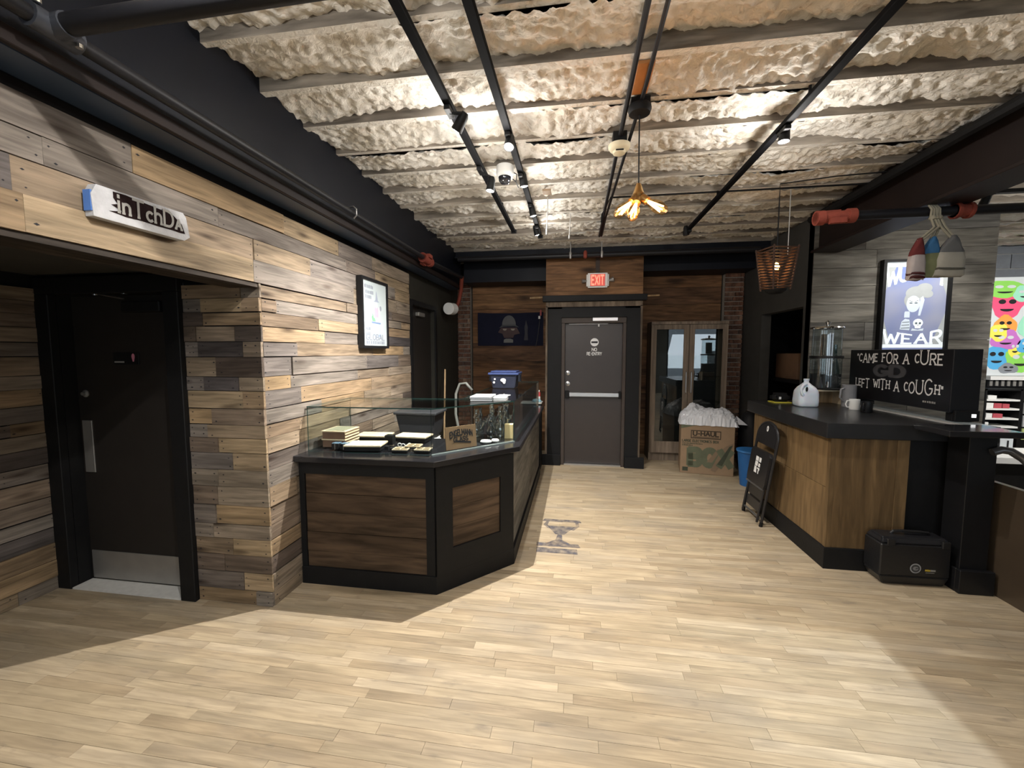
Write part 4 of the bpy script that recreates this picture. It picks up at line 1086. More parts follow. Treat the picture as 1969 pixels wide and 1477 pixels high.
for k, (x, yy, a, lab) in enumerate(((-1.235, 2.80, .06, 'left of three pale compartment trays at the showcase front'), (-1.165, 2.865, .05, 'rear of three pale compartment trays at the showcase front'), (-1.075, 2.815, .03, 'right of three pale compartment trays at the showcase front'))):
    t = thing('compartment_tray', lab, 'tray', (x, yy, ZD + (.012 if k == 1 else 0)), rz=a)
    MB().box(-.055, .055, -.04, .04, 0, .012).build('tray_base', m_black, t)
    b = MB().box(-.055, .055, -.04, -.034, .012, .02).box(-.055, .055, .034, .04, .012, .02).box(-.055, -.049, -.034, .034, .012, .02).box(.049, .055, -.034, .034, .012, .02).box(-.003, .003, -.034, .034, .012, .02).box(-.049, .049, -.003, .003, .012, .02)
    b.build('divider', m_cream, t)
    MB().box(-.049, .049, -.034, .034, .012, .0125).build('lining', PM('olive_lining', (.16, .14, .09), var=.4, scale=90), t)
# kraft sign behind the angled pane
t = thing('counter_sign', 'brown kraft board sign with black arched lettering behind the angled glass', 'sign', (-.82, 2.95, ZD))
sa, sb = Vector((-.915, 2.855, 0)), Vector((-.735, 3.045, 0))
sd = (sb - sa).normalized(); sn = Vector((sd.y, -sd.x, 0)); SW = (sb - sa).length
lean = Vector((-sn.x * .12, -sn.y * .12, 1)).normalized()
c = [sa, sb, sb - sn * .006, sa - sn * .006]
MB().hexa([tuple(p + Vector((0, 0, ZD))) for p in c] + [tuple(p + Vector((0, 0, ZD)) + lean * .165) for p in c]).build('board', m_kraft, t)
def arch(x, y_): 
    u = (x - SW / 2) / (SW / 2)
    return (x, y_ - .028 * u * u + .01 * u)
o_ = sa + Vector((0, 0, ZD)); 
lettering('ENGELMANN', m_ink, t, o_ + sd * .035, sd, lean, .042, SW - .07, t=.26, gap=.18, off=.001, warp=lambda x, y_: (x, y_ + .098 - .03 * ((x - SW / 2 + .035) / (SW / 2)) ** 2))
lettering('GLASS', m_ink, t, o_ + sd * .065, sd, lean, .03, SW - .14, t=.26, gap=.2, off=.001, warp=lambda x, y_: (x, y_ + .056 - .012 * ((x - SW / 2 + .065) / (SW / 2)) ** 2))
art('flourish', [[(.04, .04), (.08, .05), (SW - .09, .035), (SW - .05, .03), (SW - .05, .042), (SW - .1, .05), (.1, .062)]], m_ink, t, o_, sd, lean, .001)

# --- glass pipes in the side case
m_pg = GLASS('pipe_glass', (.88, .96, .95), .30, .03)
m_pg2 = GLASS('smoky_pipe_glass', (.45, .55, .62), .28, .03)
LB = [(-.83, 3.42, .24, .030, 0, 'tall clear glass water pipe, left in the side showcase'), (-.70, 3.40, .20, .026, 1, 'smoky glass water pipe in the middle of the side showcase'),
      (-.63, 3.46, .26, .028, 0, 'clear glass water pipe with wide bulb, right in the side showcase'), (-.84, 3.62, .22, .026, 1, 'smoky glass water pipe in the second row, left'),
      (-.74, 3.66, .27, .030, 0, 'clear glass water pipe in the second row, middle'), (-.64, 3.72, .25, .026, 0, 'clear glass water pipe in the second row, right'),
      (-.80, 3.92, .26, .030, 0, 'clear glass water pipe in the third row, left'), (-.66, 3.98, .28, .03, 1, 'smoky glass water pipe in the third row, right')]
for x, yy, h, r, k, lab in LB:
    t = thing('glass_pipe', lab, 'water pipe', (x, yy, ZD - .008))
    z0 = ZD - .008
    MB().lathe([(0, 0), (r * 1.25, 0), (r * 1.3, .008), (r * 1.1, .02), (r * 1.5, h * .22), (r * 1.45, h * .32), (r * .62, h * .48), (r * .55, h * .62), (r * .9, h * .7), (r * .55, h * .78), (r * .52, h * .95), (r * .7, h)], (x, yy, z0), 16).build('body', m_pg2 if k else m_pg, t, smooth=True)
    MB().tube([(x + r * 1.2, yy, z0 + h * .25), (x + r * 2.1, yy - .01, z0 + h * .42), (x + r * 2.3, yy - .01, z0 + h * .52)], .008, 8).lathe([(.008, 0), (.016, .012), (.017, .02)], (x + r * 2.3, yy - .01, z0 + h * .52), 12).build('side_stem', m_pg, t, smooth=True)
for x, yy, s, lab in ((-.69, 3.16, 1.0, 'larger crumpled white packet behind the angled glass'), (-.625, 3.205, .7, 'smaller white packet behind the angled glass')):
    b = MB().lathe([(0, 0), (.03 * s, .0), (.038 * s, .01), (.03 * s, .022), (0, .026)], (x, yy, ZD), 9, sx=1.25, sy=.8)
    small('white_packet', lab, 'packet', b, m_white)
small('cream_box', 'small cream cardboard box standing in the corner of the showcase', 'box', MB().obox((-.545, 3.40, ZD + .052), (.07, .06, .12), Matrix.Rotation(.1, 3, 'Z')), PM('cream_card', (.72, .58, .30), var=.06), bevel=.002)
# --- on top of the showcase
def book(label, x, yy, z, a, sx, sy, h, cover, pic=False):
    t = thing('booklet', label, 'booklet', (x, yy, z), rz=a)
    MB().box(-sx / 2, sx / 2, -sy / 2, sy / 2, .002, h - .002).build('pages', m_paper, t)
    MB().box(-sx / 2 - .003, sx / 2 + .003, -sy / 2 - .003, sy / 2 + .003, h - .002, h).box(-sx / 2 - .003, sx / 2 + .003, -sy / 2 - .003, sy / 2 + .003, 0, .002).build('cover', cover, t)
    if pic:
        art('cover_print', [ell(0, 0, sx * .26, sy * .22, 18)] , m_gi, t, (0, 0, h), (1, 0, 0), (0, 1, 0), .0006)
        art('cover_print', [ell(.02, .0, sx * .12, sy * .1, 14)], m_paper, t, (0, 0, h), (1, 0, 0), (0, 1, 0), .0011)
m_cov = PM('white_cover', (.74, .76, .78), var=.05)
book('white booklet with a grey drawing, bottom of the stack on the glass top', -.745, 3.32, 1.262, .08, .17, .26, .018, PM('dark_cover', (.03, .035, .04)))
book('white booklet with a grey drawing on top of the stack on the glass', -.75, 3.34, 1.281, .02, .165, .25, .012, m_cov, True)
book('small white pad beside the stack of booklets on the glass', -.605, 3.36, 1.262, .05, .10, .18, .02, m_cov)
book('thin white leaflet lying on top of the small pad', -.60, 3.40, 1.283, -.15, .09, .15, .006, m_cov)
t = thing('storage_tote', 'blue-black plastic tote with white stickers standing on the showcase', 'tote', (-.76, 4.5, 1.262))
m_tote = PM('navy_plastic', (.016, .019, .034), rough=.3, var=.15)
tb = [(-.88, 4.38), (-.64, 4.38), (-.64, 4.62), (-.88, 4.62)]
tt = [(-.905, 4.36), (-.615, 4.36), (-.615, 4.64), (-.905, 4.64)]
MB().hexa([(x, y_, 1.262) for x, y_ in tb] + [(x, y_, 1.42) for x, y_ in tt]).build('tub', m_tote, t, bevel=.008, segs=2)
MB().box(-.925, -.595, 4.345, 4.66, 1.405, 1.43).box(-.90, -.62, 4.37, 4.635, 1.43, 1.447).build('lid', PM('navy_lid', (.03, .045, .12), rough=.25), t, bevel=.006)
for x_ in (-.615, -.93): MB().box(x_, x_ + .025, 4.44, 4.56, 1.33, 1.41).build('latch', m_tote, t, bevel=.004)
art('sticker', [ell(.145, .09, .03, .02, 12), ell(.155, .075, .016, .025, 10), ell(.055, .1, .01, .01, 8), ell(.045, .065, .012, .012, 8)], m_printwhite, t, (-.905, 4.362, 1.262), (1, 0, 0), (0, -.06, 1), .004)

# --- behind the counter
t = thing('waste_bin', 'grey bin with a white liner behind the showcase', 'bin', (-1.45, 3.75, 0))
MB().lathe([(0, 0), (.14, 0), (.17, .80), (.175, .82)], (-1.45, 3.75, 0), 20).build('bin_body', PM('grey_bin', (.12, .12, .12)), t, smooth=True)
b = MB(); pr_ = [(.176, .60), (.185, .70), (.184, .82), (.18, .845), (.165, .84)]
b.lathe(pr_, (-1.45, 3.75, 0), 26)
for i, p in enumerate(b.v): b.v[i] = (p[0] + .008 * math.sin(i * 2.3), p[1] + .008 * math.cos(i * 1.7), p[2] + .012 * math.sin(i * 1.1))
b.build('liner', PM('white_liner', (.6, .6, .6), rough=.4), t, smooth=2)
t = thing('black_tub', 'dark grey plastic tub resting on the lined bin behind the showcase', 'tub', (-1.45, 3.75, .86))
MB().hexa([(-1.60, 3.62, .865), (-1.29, 3.62, .865), (-1.29, 3.88, .865), (-1.60, 3.88, .865), (-1.64, 3.60, 1.08), (-1.26, 3.60, 1.08), (-1.26, 3.90, 1.08), (-1.64, 3.90, 1.08)]).build('tub', PM('charcoal_plastic', (.035, .036, .04), rough=.35), t, bevel=.01, segs=2)
MB().box(-1.655, -1.245, 3.585, 3.915, 1.075, 1.10).build('rim', PM('charcoal_plastic'  , (.035, .036, .04)), t, bevel=.006)
o = MB().tube([(-1.15, 4.55, 1.22), (-1.22, 4.55, 1.30), (-1.29, 4.55, 1.29), (-1.335, 4.54, 1.18), (-1.335, 4.52, .95), (-1.28, 4.5, .7), (-1.24, 4.5, .3), (-1.22, 4.5, .02)], .016, 8).build('hose', PM('pale_hose', (.16, .165, .15)), smooth=2)
tag(o, 'pale flexible hose arching up behind the showcase', 'hose')
t = thing('broom', 'wooden-handled broom leaning against the dark wall behind the counter', 'broom', (-1.62, 5.1, 0))
MB().cyl((-1.64, 5.0, .12), (-1.72, 5.35, 1.42), .011, n=8).build('handle', m_tanwood, t)
MB().box(-1.75, -1.53, 4.96, 5.02, 0, .13).build('brush', PM('dark_bristle', (.05, .04, .03), var=.4, scale=80), t)
t = thing('side_stand', 'low black stand between the far showcase and the exit', 'stand', (-.60, 5.85, 0))
MB().box(-.74, -.47, 5.75, 5.97, 0, .93).build('stand_body', m_black, t, bevel=.004)
MB().box(-.75, -.46, 5.74, 5.975, .93, .945).build('stand_top', PM('white_laminate', (.55, .55, .53)), t)
small('blue_cloth', 'crumpled pale blue cloth on the black stand by the exit', 'cloth', MB().lathe([(0, 0), (.06, 0), (.065, .012), (.045, .035), (.02, .045), (0, .046)], (-.54, 5.86, .946), 11, sx=1.1, sy=.8), PM('pale_blue_cloth', (.32, .52, .62), var=.12, rough=.9), smooth=2)
t = thing('spray_can', 'small red spray can standing behind the blue cloth', 'can', (-.515, 5.93, .946))
MB().lathe([(0, 0), (.022, 0), (.022, .12), (.015, .135), (0, .136)], (-.515, 5.93, .946), 14).build('can', PM('red_can', (.5, .06, .06), rough=.3), t, smooth=True)
MB().lathe([(0, .136), (.011, .136), (.011, .16), (0, .16)], (-.515, 5.93, .946), 10).build('nozzle', m_white, t)
MB().lathe([(.0223, .03), (.0223, .07)], (-.515, 5.93, .946), 14).build('label_band', m_white, t)
# ================================================================== RIGHT SIDE
# ---- glass-door cabinet
t = thing('display_cabinet', 'tall greige cabinet with two glass doors left of the brick pier', 'cabinet', (1.66, 6.68, 0))
X0, X1, Y0, Y1 = 1.115, 2.195, 6.49, 6.87
MB().box(X0, X0 + .04, Y0 + .022, Y1, 0, 2.06).box(X1 - .04, X1, Y0 + .022, Y1, 0, 2.06).box(X0, X1, Y0, Y1, 2.06, 2.10).box(X0 + .04, X1 - .04, Y0 + .022, Y1, .12, .16).box(X0 + .04, X1 - .04, Y1 - .015, Y1, .16, 2.06).box(X0 + .04, X1 - .04, Y0 + .05, Y0 + .07, 0, .12).build('case', m_greige, t)
for k, (a, b_) in enumerate(((X0 + .002, 1.653), (1.657, X1 - .002))):
    d = MB().box(a, a + .075, Y0, Y0 + .02, .125, 2.055).box(b_ - .075, b_, Y0, Y0 + .02, .125, 2.055).box(a + .075, b_ - .075, Y0, Y0 + .02, 1.985, 2.055).box(a + .075, b_ - .075, Y0, Y0 + .02, .125, .30).build('door', m_greige, t, bevel=.002)
    bx(a + .07, b_ - .07, Y0 + .008, Y0 + .012, .29, 1.99).build('pane', GLASS('cabinet_glass', (.86, .9, .9), .10), d)
    hx = b_ - .035 if k == 0 else a + .035
    MB().tube([(hx, Y0, 1.36), (hx, Y0 - .028, 1.35), (hx, Y0 - .03, 1.2), (hx, Y0 - .028, 1.05), (hx, Y0, 1.04)], .006, 8).build('handle', m_steel, d, smooth=True)
for z in (.48, .90, 1.28, 1.68):
    bx(X0 + .04, X1 - .04, Y0 + .03, Y1 - .02, z, z + .006).build('glass_shelf', [m_glass], t)
MB().box(X0 + .03, X1 - .03, Y1 - .02, Y1 - .016, .16, 2.06).build('dark_back', PM('dark_cabinet_back', (.03, .03, .03)), t)

# ---- moving box
t = thing('cardboard_box', 'large brown moving carton printed U-HAUL in front of the glass-door cabinet', 'box', (1.80, 6.065, 0), rz=-.18)
MB().box(-.33, .33, -.225, .225, 0, .685).build('carton', m_card, t, bevel=.004)
BO = ((-.33, -.226, 0), (1, 0, 0), (0, 0, 1))
rr = []
for a, b_, c_, d_ in ((.13, .49, .585, .597), (.13, .49, .485, .497)): rr.append([(a, c_), (b_, c_), (b_, d_), (a, d_)])
for a, b_ in ((.125, .135), (.485, .495)): rr.append([(a, .485), (b_, .485), (b_, .597), (a, .597)])
art('logo_border', rr, m_cardink, t, *BO, .001)
lettering('U-HAUL', m_cardink, t, (-.33 + .155, -.226, .525), (1, 0, 0), (0, 0, 1), .055, .31, t=.26, off=.001)
art('logo_underline', [[(.15, .503), (.47, .503), (.47, .51), (.15, .51)]], m_cardink, t, *BO, .001)
lettering('LARGE ELECTRONICS BOX', m_darkgrn, t, (-.33 + .02, -.226, .435), (1, 0, 0), (0, 0, 1), .03, .45, t=.26, off=.001)
art('small_print', bars(.02, .405, .26, .016, 14) + bars(.02, .38, .14, .018, 7), m_darkgrn, t, *BO, .001)
art('corner_band', [[(0, .685), (0, .615), (.23, .672), (.23, .685)]], m_greenink, t, *BO, .001)
lettering('BOX', m_greenink, t, (-.33 + .12, -.226, .13), (1, 0, 0), (0, 0, 1), .20, .50, t=.42, gap=.25, off=.001)
art('brush_shape', [[(.38, .06), (.44, .04), (.62, .32), (.65, .45), (.56, .40), (.5, .34)], [(.33, .17), (.40, .17), (.5, .35), (.46, .36)]], PM('box_ink_tan', (.20, .14, .09), var=.1), t, *BO, .0015)
art('brush_stripe', [[(.46, .15), (.52, .13), (.64, .42), (.6, .40)]], m_darkgrn, t, *BO, .002)
art('corner_stamp', [[(.03, .03), (.1, .03), (.1, .085), (.03, .085)]], m_darkgrn, t, *BO, .001)
# plastic in the box
b = MB(); nu, nv = 40, 26
pr = random.Random(6)
for j in range(nv + 1):
    for i in range(nu + 1):
        u, v = i / nu, j / nv
        x, yy = -.35 + .72 * u, -.235 + .47 * v
        e = min(u, 1 - u) * 4; e2 = min(v, 1 - v) * 4
        dome = min(1, e) ** .5 * min(1, e2) ** .5
        h = .69 + .17 * dome * (.55 + .6 * float(vnoise(np.array([x + 5.]), np.array([yy + 5.]), .17, 4)[0])) + .09 * dome * float(worley(np.array([x + 5.]), np.array([yy + 5.]), .13, 9)[0]) + .03 * float(vnoise(np.array([x + 9.]), np.array([yy]), .05, 2)[0]) * (.3 + dome)
        if e < .01 or e2 < .01: h -= .03
        b.v.append((x + .01 * pr.uniform(-1, 1), yy + .008 * pr.uniform(-1, 1), h))
b.f = [(j * (nu + 1) + i, j * (nu + 1) + i + 1, (j + 1) * (nu + 1) + i + 1, (j + 1) * (nu + 1) + i) for j in range(nv) for i in range(nu)]
b.m = [0] * len(b.f)
a_ = .18
b.v = [(1.80 + x * math.cos(a_) + y_ * math.sin(a_), 6.065 - x * math.sin(a_) + y_ * math.cos(a_), z) for x, y_, z in b.v]
b.add([(2.12, 5.78, .70), (2.13, 5.90, .80), (2.24, 5.80, .69), (2.15, 5.98, .72)], [(0, 2, 1), (1, 2, 3)])
o = b.build('plastic_wrap', PM('crumpled_clear_plastic', (.62, .63, .66), rough=.22, var=.06, spec=.7)); tag(o, 'crumpled white plastic wrap spilling out of the U-HAUL carton', 'plastic wrap')

# ---- blue bin, black bag
t = thing('waste_bin', 'blue plastic wastebasket between the carton and the folding chair', 'bin', (2.15, 5.45, 0))
mb_ = PM('blue_plastic', (.012, .10, .30), rough=.4, var=.1)
MB().lathe([(0, 0), (.105, 0), (.145, .44), (.139, .44), (.1, .012), (0, .012)], (2.15, 5.45, 0), 24).build('basket', mb_, t, smooth=True)
MB().lathe([(.139, .425), (.156, .425), (.158, .447), (.139, .447)], (2.15, 5.45, 0), 24).build('rim', PM('blue_rim', (.03, .16, .42), rough=.35), t, smooth=True)
b = MB().lathe([(0, 0), (.11, 0), (.14, .12), (.13, .4), (.15, .6), (.11, .78), (.05, .86), (0, .87)], (2.335, 6.0, 0), 14, sx=.9, sy=1.2)
b.v = [(x + .012 * math.sin(9 * z + y_ * 20), y_, z) for x, y_, z in b.v]
o = b.build('duffel_bag', PM('black_nylon', (.008, .008, .009), rough=.6), smooth=2); tag(o, 'upright black bag behind the blue wastebasket', 'bag')

# ---- service counter
t = thing('service_counter', 'brown plywood service counter with a thick black top', 'counter', (2.3, 4.0, 0))
MB().box(1.915, 2.9, 3.415, 4.75, 0, 1.01).build('carcass', m_black, t)
MB().prism([(1.885, 3.385), (2.44, 3.385), (2.44, 3.416), (1.916, 3.416), (1.916, 4.75), (1.885, 4.75)], 0, .165).build('plinth', m_black, t, bevel=.002)
MB().box(1.898, 1.916, 3.43, 4.75, .165, .62).build('side_panel', m_plyside, t, bevel=.002)
MB().box(1.898, 1.916, 3.43, 4.75, .623, 1.01).build('side_panel', m_plyside, t, bevel=.002)
MB().box(1.93, 2.34, 3.398, 3.416, .165, 1.01).build('front_panel', m_plyside, t, bevel=.002)
MB().box(2.34, 2.42, 3.394, 3.416, .165, 1.01).build('front_stile', m_plyside, t, bevel=.002)
MB().box(1.896, 1.932, 3.395, 3.432, .165, 1.01).build('corner_post', m_plyside, t, bevel=.002)
MB().prism([(1.845, 3.36), (2.95, 3.36), (2.95, 4.72), (2.45, 4.95), (1.86, 4.85)], 1.012, 1.125).build('worktop', PM('black_worktop', (.016, .016, .017), rough=.28, var=.3, coat=.15), t, bevel=.004)
MB().box(2.70, 2.745, 3.38, 4.7, 1.125, 1.133).build('metal_trim', PM('pale_trim', (.45, .44, .42), rough=.35), t)
MB().box(2.76, 2.93, 3.37, 4.7, 1.125, 1.129).build('inset_strip', PM('pale_glass_strip', (.40, .46, .48), rough=.2), t)

# ---- partition end post with its cap, brown panel and handrail
t = thing('partition_post', 'black partition post with a wide cap at the end of the service counter', 'post', (2.63, 3.27, 0))
MB().box(2.625, 2.79, 3.19, 3.355, 0, 1.10).build('post_body', m_blacksatin, t, bevel=.003)
MB().box(2.605, 2.815, 3.155, 3.19, 0, .165).box(2.605, 2.625, 3.19, 3.355, 0, .165).build('base_block', m_blacksatin, t, bevel=.004)
MB().box(2.40, 2.83, 3.06, 3.352, 1.10, 1.14).build('cap', PM('black_gloss_cap', (.015, .015, .017), rough=.2, coat=.3), t, bevel=.004)
o = struct('wall_right_low', bx(2.832, 2.872, -1.0, 3.352, 0, .765), PM('brown_gloss_panel', (.060, .043, .028), rough=.3, var=.4, scale=3))
t = thing('handrail', 'black metal handrail dropping away beside the partition post', 'handrail', (2.9, 3.0, .8))
MB().tube([(2.74, 3.17, .985), (2.79, 3.165, 1.005), (2.83, 3.15, 1.0), (2.855, 3.10, .965), (2.865, 3.0, .89), (2.872, 2.85, .80), (2.88, 2.2, .79), (2.89, 1.7, .79)], .025, 10).build('rail', PM('worn_black_rail', (.10, .10, .105), rough=.28, metal=.5), t, smooth=True)
MB().tube([(2.868, 2.97, .86), (2.868, 2.97, .80), (2.85, 2.97, .763)], .008, 8).build('bracket', m_pipe, t, smooth=True)

# ---- hard case
t = thing('equipment_case', 'black hard equipment case with a round badge on the floor', 'case', (2.38, 3.18, 0))
cz = PM('black_polymer', (.010, .010, .011), rough=.4, var=.2, bump=.1)
lo = [(2.185, 3.225), (2.575, 3.235), (2.58, 3.37), (2.185, 3.37)]
hi = [(2.15, 3.205), (2.595, 3.215), (2.597, 3.378), (2.15, 3.378)]
MB().hexa([(x, y_, 0) for x, y_ in lo] + [(x, y_, .07) for x, y_ in hi]).hexa([(x, y_, .07) for x, y_ in hi] + [(x, y_, .30) for x, y_ in hi]).build('shell', cz, t, bevel=.008)
MB().hexa([(x, y_, .303) for x, y_ in hi] + [(x, y_ + (.0), .345) for x, y_ in [(2.17, 3.23), (2.578, 3.235), (2.58, 3.36), (2.17, 3.36)]]).build('lid', PM('black_polymer_lid', (.014, .014, .016), rough=.3), t, bevel=.01, segs=2)
MB().tube([(2.27, 3.30, .345), (2.28, 3.295, .364), (2.33, 3.29, .37), (2.45, 3.29, .368), (2.50, 3.295, .362), (2.51, 3.30, .345)], .010, 8).build('handle', cz, t, smooth=True)
for x in (2.215, 2.555): MB().obox((x, 3.213, .31), (.05, .018, .05)).build('latch', cz, t, bevel=.004)
CS = ((2.15, 3.2045, 0), (1, .022, 0), (0, 0, 1))
art('badge', [ell(.225, .135, .035, .035, 26)], PM('badge_silver', (.38, .38, .38), var=.1), t, *CS, .002)
art('badge', [ell(.225, .135, .028, .028, 26)], PM('badge_dark', (.06, .06, .06)), t, *CS, .003)
art('badge', [ell(.225, .135, .018, .014, 20)], PM('badge_grey', (.25, .25, .25)), t, *CS, .004)
art('badge', [[(.222, .129), (.250, .138), (.225, .141)]], PM('badge_dark', (.06, .06, .06)), t, *CS, .005)
art('maker_label', [ell(.293, .125, .006, .006, 10), ell(.303, .125, .006, .008, 10), [(.285, .118), (.318, .118), (.318, .131), (.285, .131)]], PM('yellow_print', (.55, .40, .05)), t, *CS, .002)
art('maker_label', [[(.319, .118), (.352, .118), (.352, .131), (.319, .131)], [(.29, .106), (.345, .106), (.345, .110), (.29, .110)]], PM('grey_print', (.3, .29, .27)), t, *CS, .002)

# ---- folding chair leaning on the counter
t = thing('folding_chair', 'folded black metal chair with white stickers leaning on the brown counter', 'chair', (1.78, 4.33, 0))
B0, BT = Vector((1.765, 4.345, 0)), Vector((1.822, 4.17, 1.0))
def CH(s, h, n=0.0): return B0 + (BT - B0) * h + Vector((0, -s, 0)) + Vector((-n, 0, n * .06))
m_ch = PM('black_chair_enamel', (.014, .014, .016), rough=.35, var=.15)
fp = [(-.205, .012), (-.205, .5), (-.205, .84)] + [(-.205 + .205 * (1 - math.cos(a)) if a < math.pi / 2 else .205 - .205 * (1 - math.sin(a - math.pi / 2)) * 0 - .205 * (1 + math.cos(a)) * 1, .84 + .15 * math.sin(a)) for a in [math.pi * k / 12 for k in range(1, 12)]] + [(.205, .84), (.205, .5), (.205, .012)]
MB().tube([CH(s, h, .014) for s, h in fp], .0125, 8).build('back_frame', m_ch, t, smooth=True)
for s in (-.17, .17): MB().tube([CH(s, .03, .04), CH(s, .45, .03), CH(s, .66, .022)], .011, 8).build('front_leg', m_ch, t, smooth=True)
def slab(name, outline, n0, n1, mat=m_ch):
    k = len(outline)
    v = [CH(s, h, n0) for s, h in outline] + [CH(s, h, n1) for s, h in outline]
    return MB().add(v, [tuple(range(k)), tuple(range(2 * k - 1, k - 1, -1))] + [(i, k + i, k + (i + 1) % k, (i + 1) % k) for i in range(k)]).build(name, mat, t)
slab('backrest', [(-.185, .77), (.185, .77), (.19, .84)] + [(.19 * math.cos(a), .84 + .14 * math.sin(a)) for a in [math.pi * k / 10 for k in range(1, 10)]] + [(-.19, .84)], .006, .024)
slab('seat', [(-.185, .37), (.185, .37), (.195, .42), (.195, .68), (.17, .715), (-.17, .715), (-.195, .68), (-.195, .42)], .018, .05)
for h0, h1 in ((.24, .335), (.12, .215)): slab('brace_plate', [(-.15, h0), (.15, h0), (.16, h0 + .03), (.16, h1), (-.16, h1), (-.16, h0 + .03)], .020, .030)
for h, n in ((.36, .05), (.075, .03)): MB().cyl(CH(-.18, h, n), CH(.18, h, n), .008, n=8).build('cross_bar', PM('bar_highlight', (.16, .16, .16), rough=.3, metal=.6), t, smooth=True)  # pale grey paints the highlights on the seat edge and lower bar
for s in (-.205, .205):
    MB().cyl(CH(s, .0, .014), CH(s, .045, .014), .017, .014, n=10).build('foot', m_black, t, smooth=True)
SO, SR, SU = CH(0, 0, .051), Vector((0, -1, 0)), (BT - B0)
art('sticker', [[(-.06, .60), (-.002, .60), (-.002, .645), (-.06, .645)], [(-.06, .55), (-.002, .55), (-.002, .595), (-.06, .595)], [(-.06, .48), (-.002, .48), (-.02, .545), (-.06, .545)],
    [(.012, .60), (.055, .60), (.055, .645), (.012, .645)], [(.012, .55), (.05, .55), (.05, .585), (.012, .585)], [(-.015, .53), (.05, .515), (.05, .54), (.01, .54)], [(.02, .48), (.04, .48), (.04, .52), (.02, .52)]], m_printwhite, t, SO, SR, SU, .001)
art('round_sticker', [ell(.0, .93, .02, .028, 16)], m_printwhite, t, CH(0, 0, .025), SR, SU, .001)
art('round_sticker', [ell(.0, .93, .009, .012, 12)], m_gi, t, CH(0, 0, .025), SR, SU, .002)

# ---- things on the service counter
ZC = 1.126
t = thing('milk_jug', 'translucent white gallon jug standing on the black counter top', 'jug', (2.21, 4.40, ZC))
m_jug = PM('milky_plastic', (.66, .72, .80), rough=.35, var=.04, trans=.4)
jb = MB(); nj = 28
def sq(a, e=4.0):
    c, s_ = math.cos(a), math.sin(a)
    k = (abs(c) ** e + abs(s_) ** e) ** (-1 / e)
    return c * k, s_ * k
prof = [(.0, 0), (.078, 0), (.088, .012), (.09, .05), (.088, .12), (.086, .15), (.07, .185), (.045, .21), (.03, .225), (.021, .232), (.021, .25), (.0, .25)]
for r, z in prof:
    for i in range(nj):
        e = 5 - 3 * min(1, max(0, (z - .13) / .08)) if z > .13 else 5
        c, s_ = sq(2 * math.pi * i / nj, e)
        x = c * r
        if .10 < z < .21 and c < -.5: x *= .96
        jb.v.append((2.21 + x, 4.40 + s_ * r, ZC + z))
for k in range(len(prof) - 1):
    for i in range(nj): jb.f.append((k * nj + i, k * nj + (i + 1) % nj, (k + 1) * nj + (i + 1) % nj, (k + 1) * nj + i))
jb.m = [0] * len(jb.f)
jb.build('jug_body', m_jug, t, smooth=2)
MB().tube([(2.185, 4.345, ZC + .222), (2.15, 4.335, ZC + .205), (2.13, 4.325, ZC + .17), (2.135, 4.32, ZC + .13), (2.15, 4.32, ZC + .11)], .013, 10).build('handle', m_jug, t, smooth=True)
art('handle_hole', [ell(.052, .172, .011, .024, 16)], m_black, t, (2.118, 4.308, ZC), (1, 0, 0), (0, 0, 1), .004)
MB().lathe([(0, .25), (.024, .25), (.024, .266), (0, .266)], (2.21, 4.40, ZC), 16).build('cap', m_jug, t, smooth=True)

t = thing('dispenser_stand', 'open pale wooden stand under the drinks dispenser', 'stand', (2.50, 4.62, ZC))
MB().box(2.36, 2.64, 4.52, 4.74, ZC + .135, ZC + .15).build('shelf', m_cream, t)
for xa in (2.36, 2.625): bx(xa, xa + .015, 4.52, 4.74, ZC, ZC + .135).build('side', m_cream, t)
MB().box(2.375, 2.625, 4.725, 4.74, ZC, ZC + .135).build('back', m_tanwood, t)
t = thing('drinks_dispenser', 'stacked clear two-tier drinks dispenser with steel bands on the wooden stand', 'dispenser', (2.49, 4.62, ZC + .15))
zb = ZC + .151
m_dg = GLASS('dispenser_glass', (.80, .86, .87), .10, .01)
MB().lathe([(0, 0), (.135, 0), (.137, .012), (.132, .02)], (2.49, 4.62, zb), 28).build('base_band', m_black, t, smooth=True)
MB().lathe([(.132, .02), (.132, .31)], (2.49, 4.62, zb), 28).build('lower_tank', m_dg, t, smooth=True)
MB().lathe([(0, .015), (.127, .02), (.127, .155), (0, .157)], (2.49, 4.62, zb), 28).build('dark_drink', PM('dark_liquid', (.03, .03, .032), rough=.1, spec=.6), t, smooth=True)
MB().lathe([(.12, .31), (.142, .31), (.142, .335), (.12, .335)], (2.49, 4.62, zb), 28).build('middle_band', m_blacksatin, t, smooth=True)
MB().lathe([(.125, .335), (.122, .60)], (2.49, 4.62, zb), 28).build('upper_tank', m_dg, t, smooth=True)
MB().lathe([(0, .34), (.055, .34), (.055, .55), (0, .55)], (2.49, 4.62, zb), 20).build('inner_cylinder', PM('steel_core', (.22, .22, .22), rough=.25, metal=.9), t, smooth=True)
MB().lathe([(.09, .60), (.138, .60), (.145, .61), (.138, .622), (.03, .635), (.012, .64), (.02, .66), (.024, .672), (.0, .69)], (2.49, 4.62, zb), 28).build('lid', m_chrome, t, smooth=True)
MB().cyl((2.44, 4.50, zb + .05), (2.43, 4.455, zb + .045), .012).cyl((2.43, 4.455, zb + .03), (2.43, 4.455, zb + .085), .008).build('tap', m_chrome, t, smooth=True)
t = thing('glass_carafe', 'slim dark glass bottle behind the drinks dispenser', 'bottle', (2.72, 4.85, ZC))
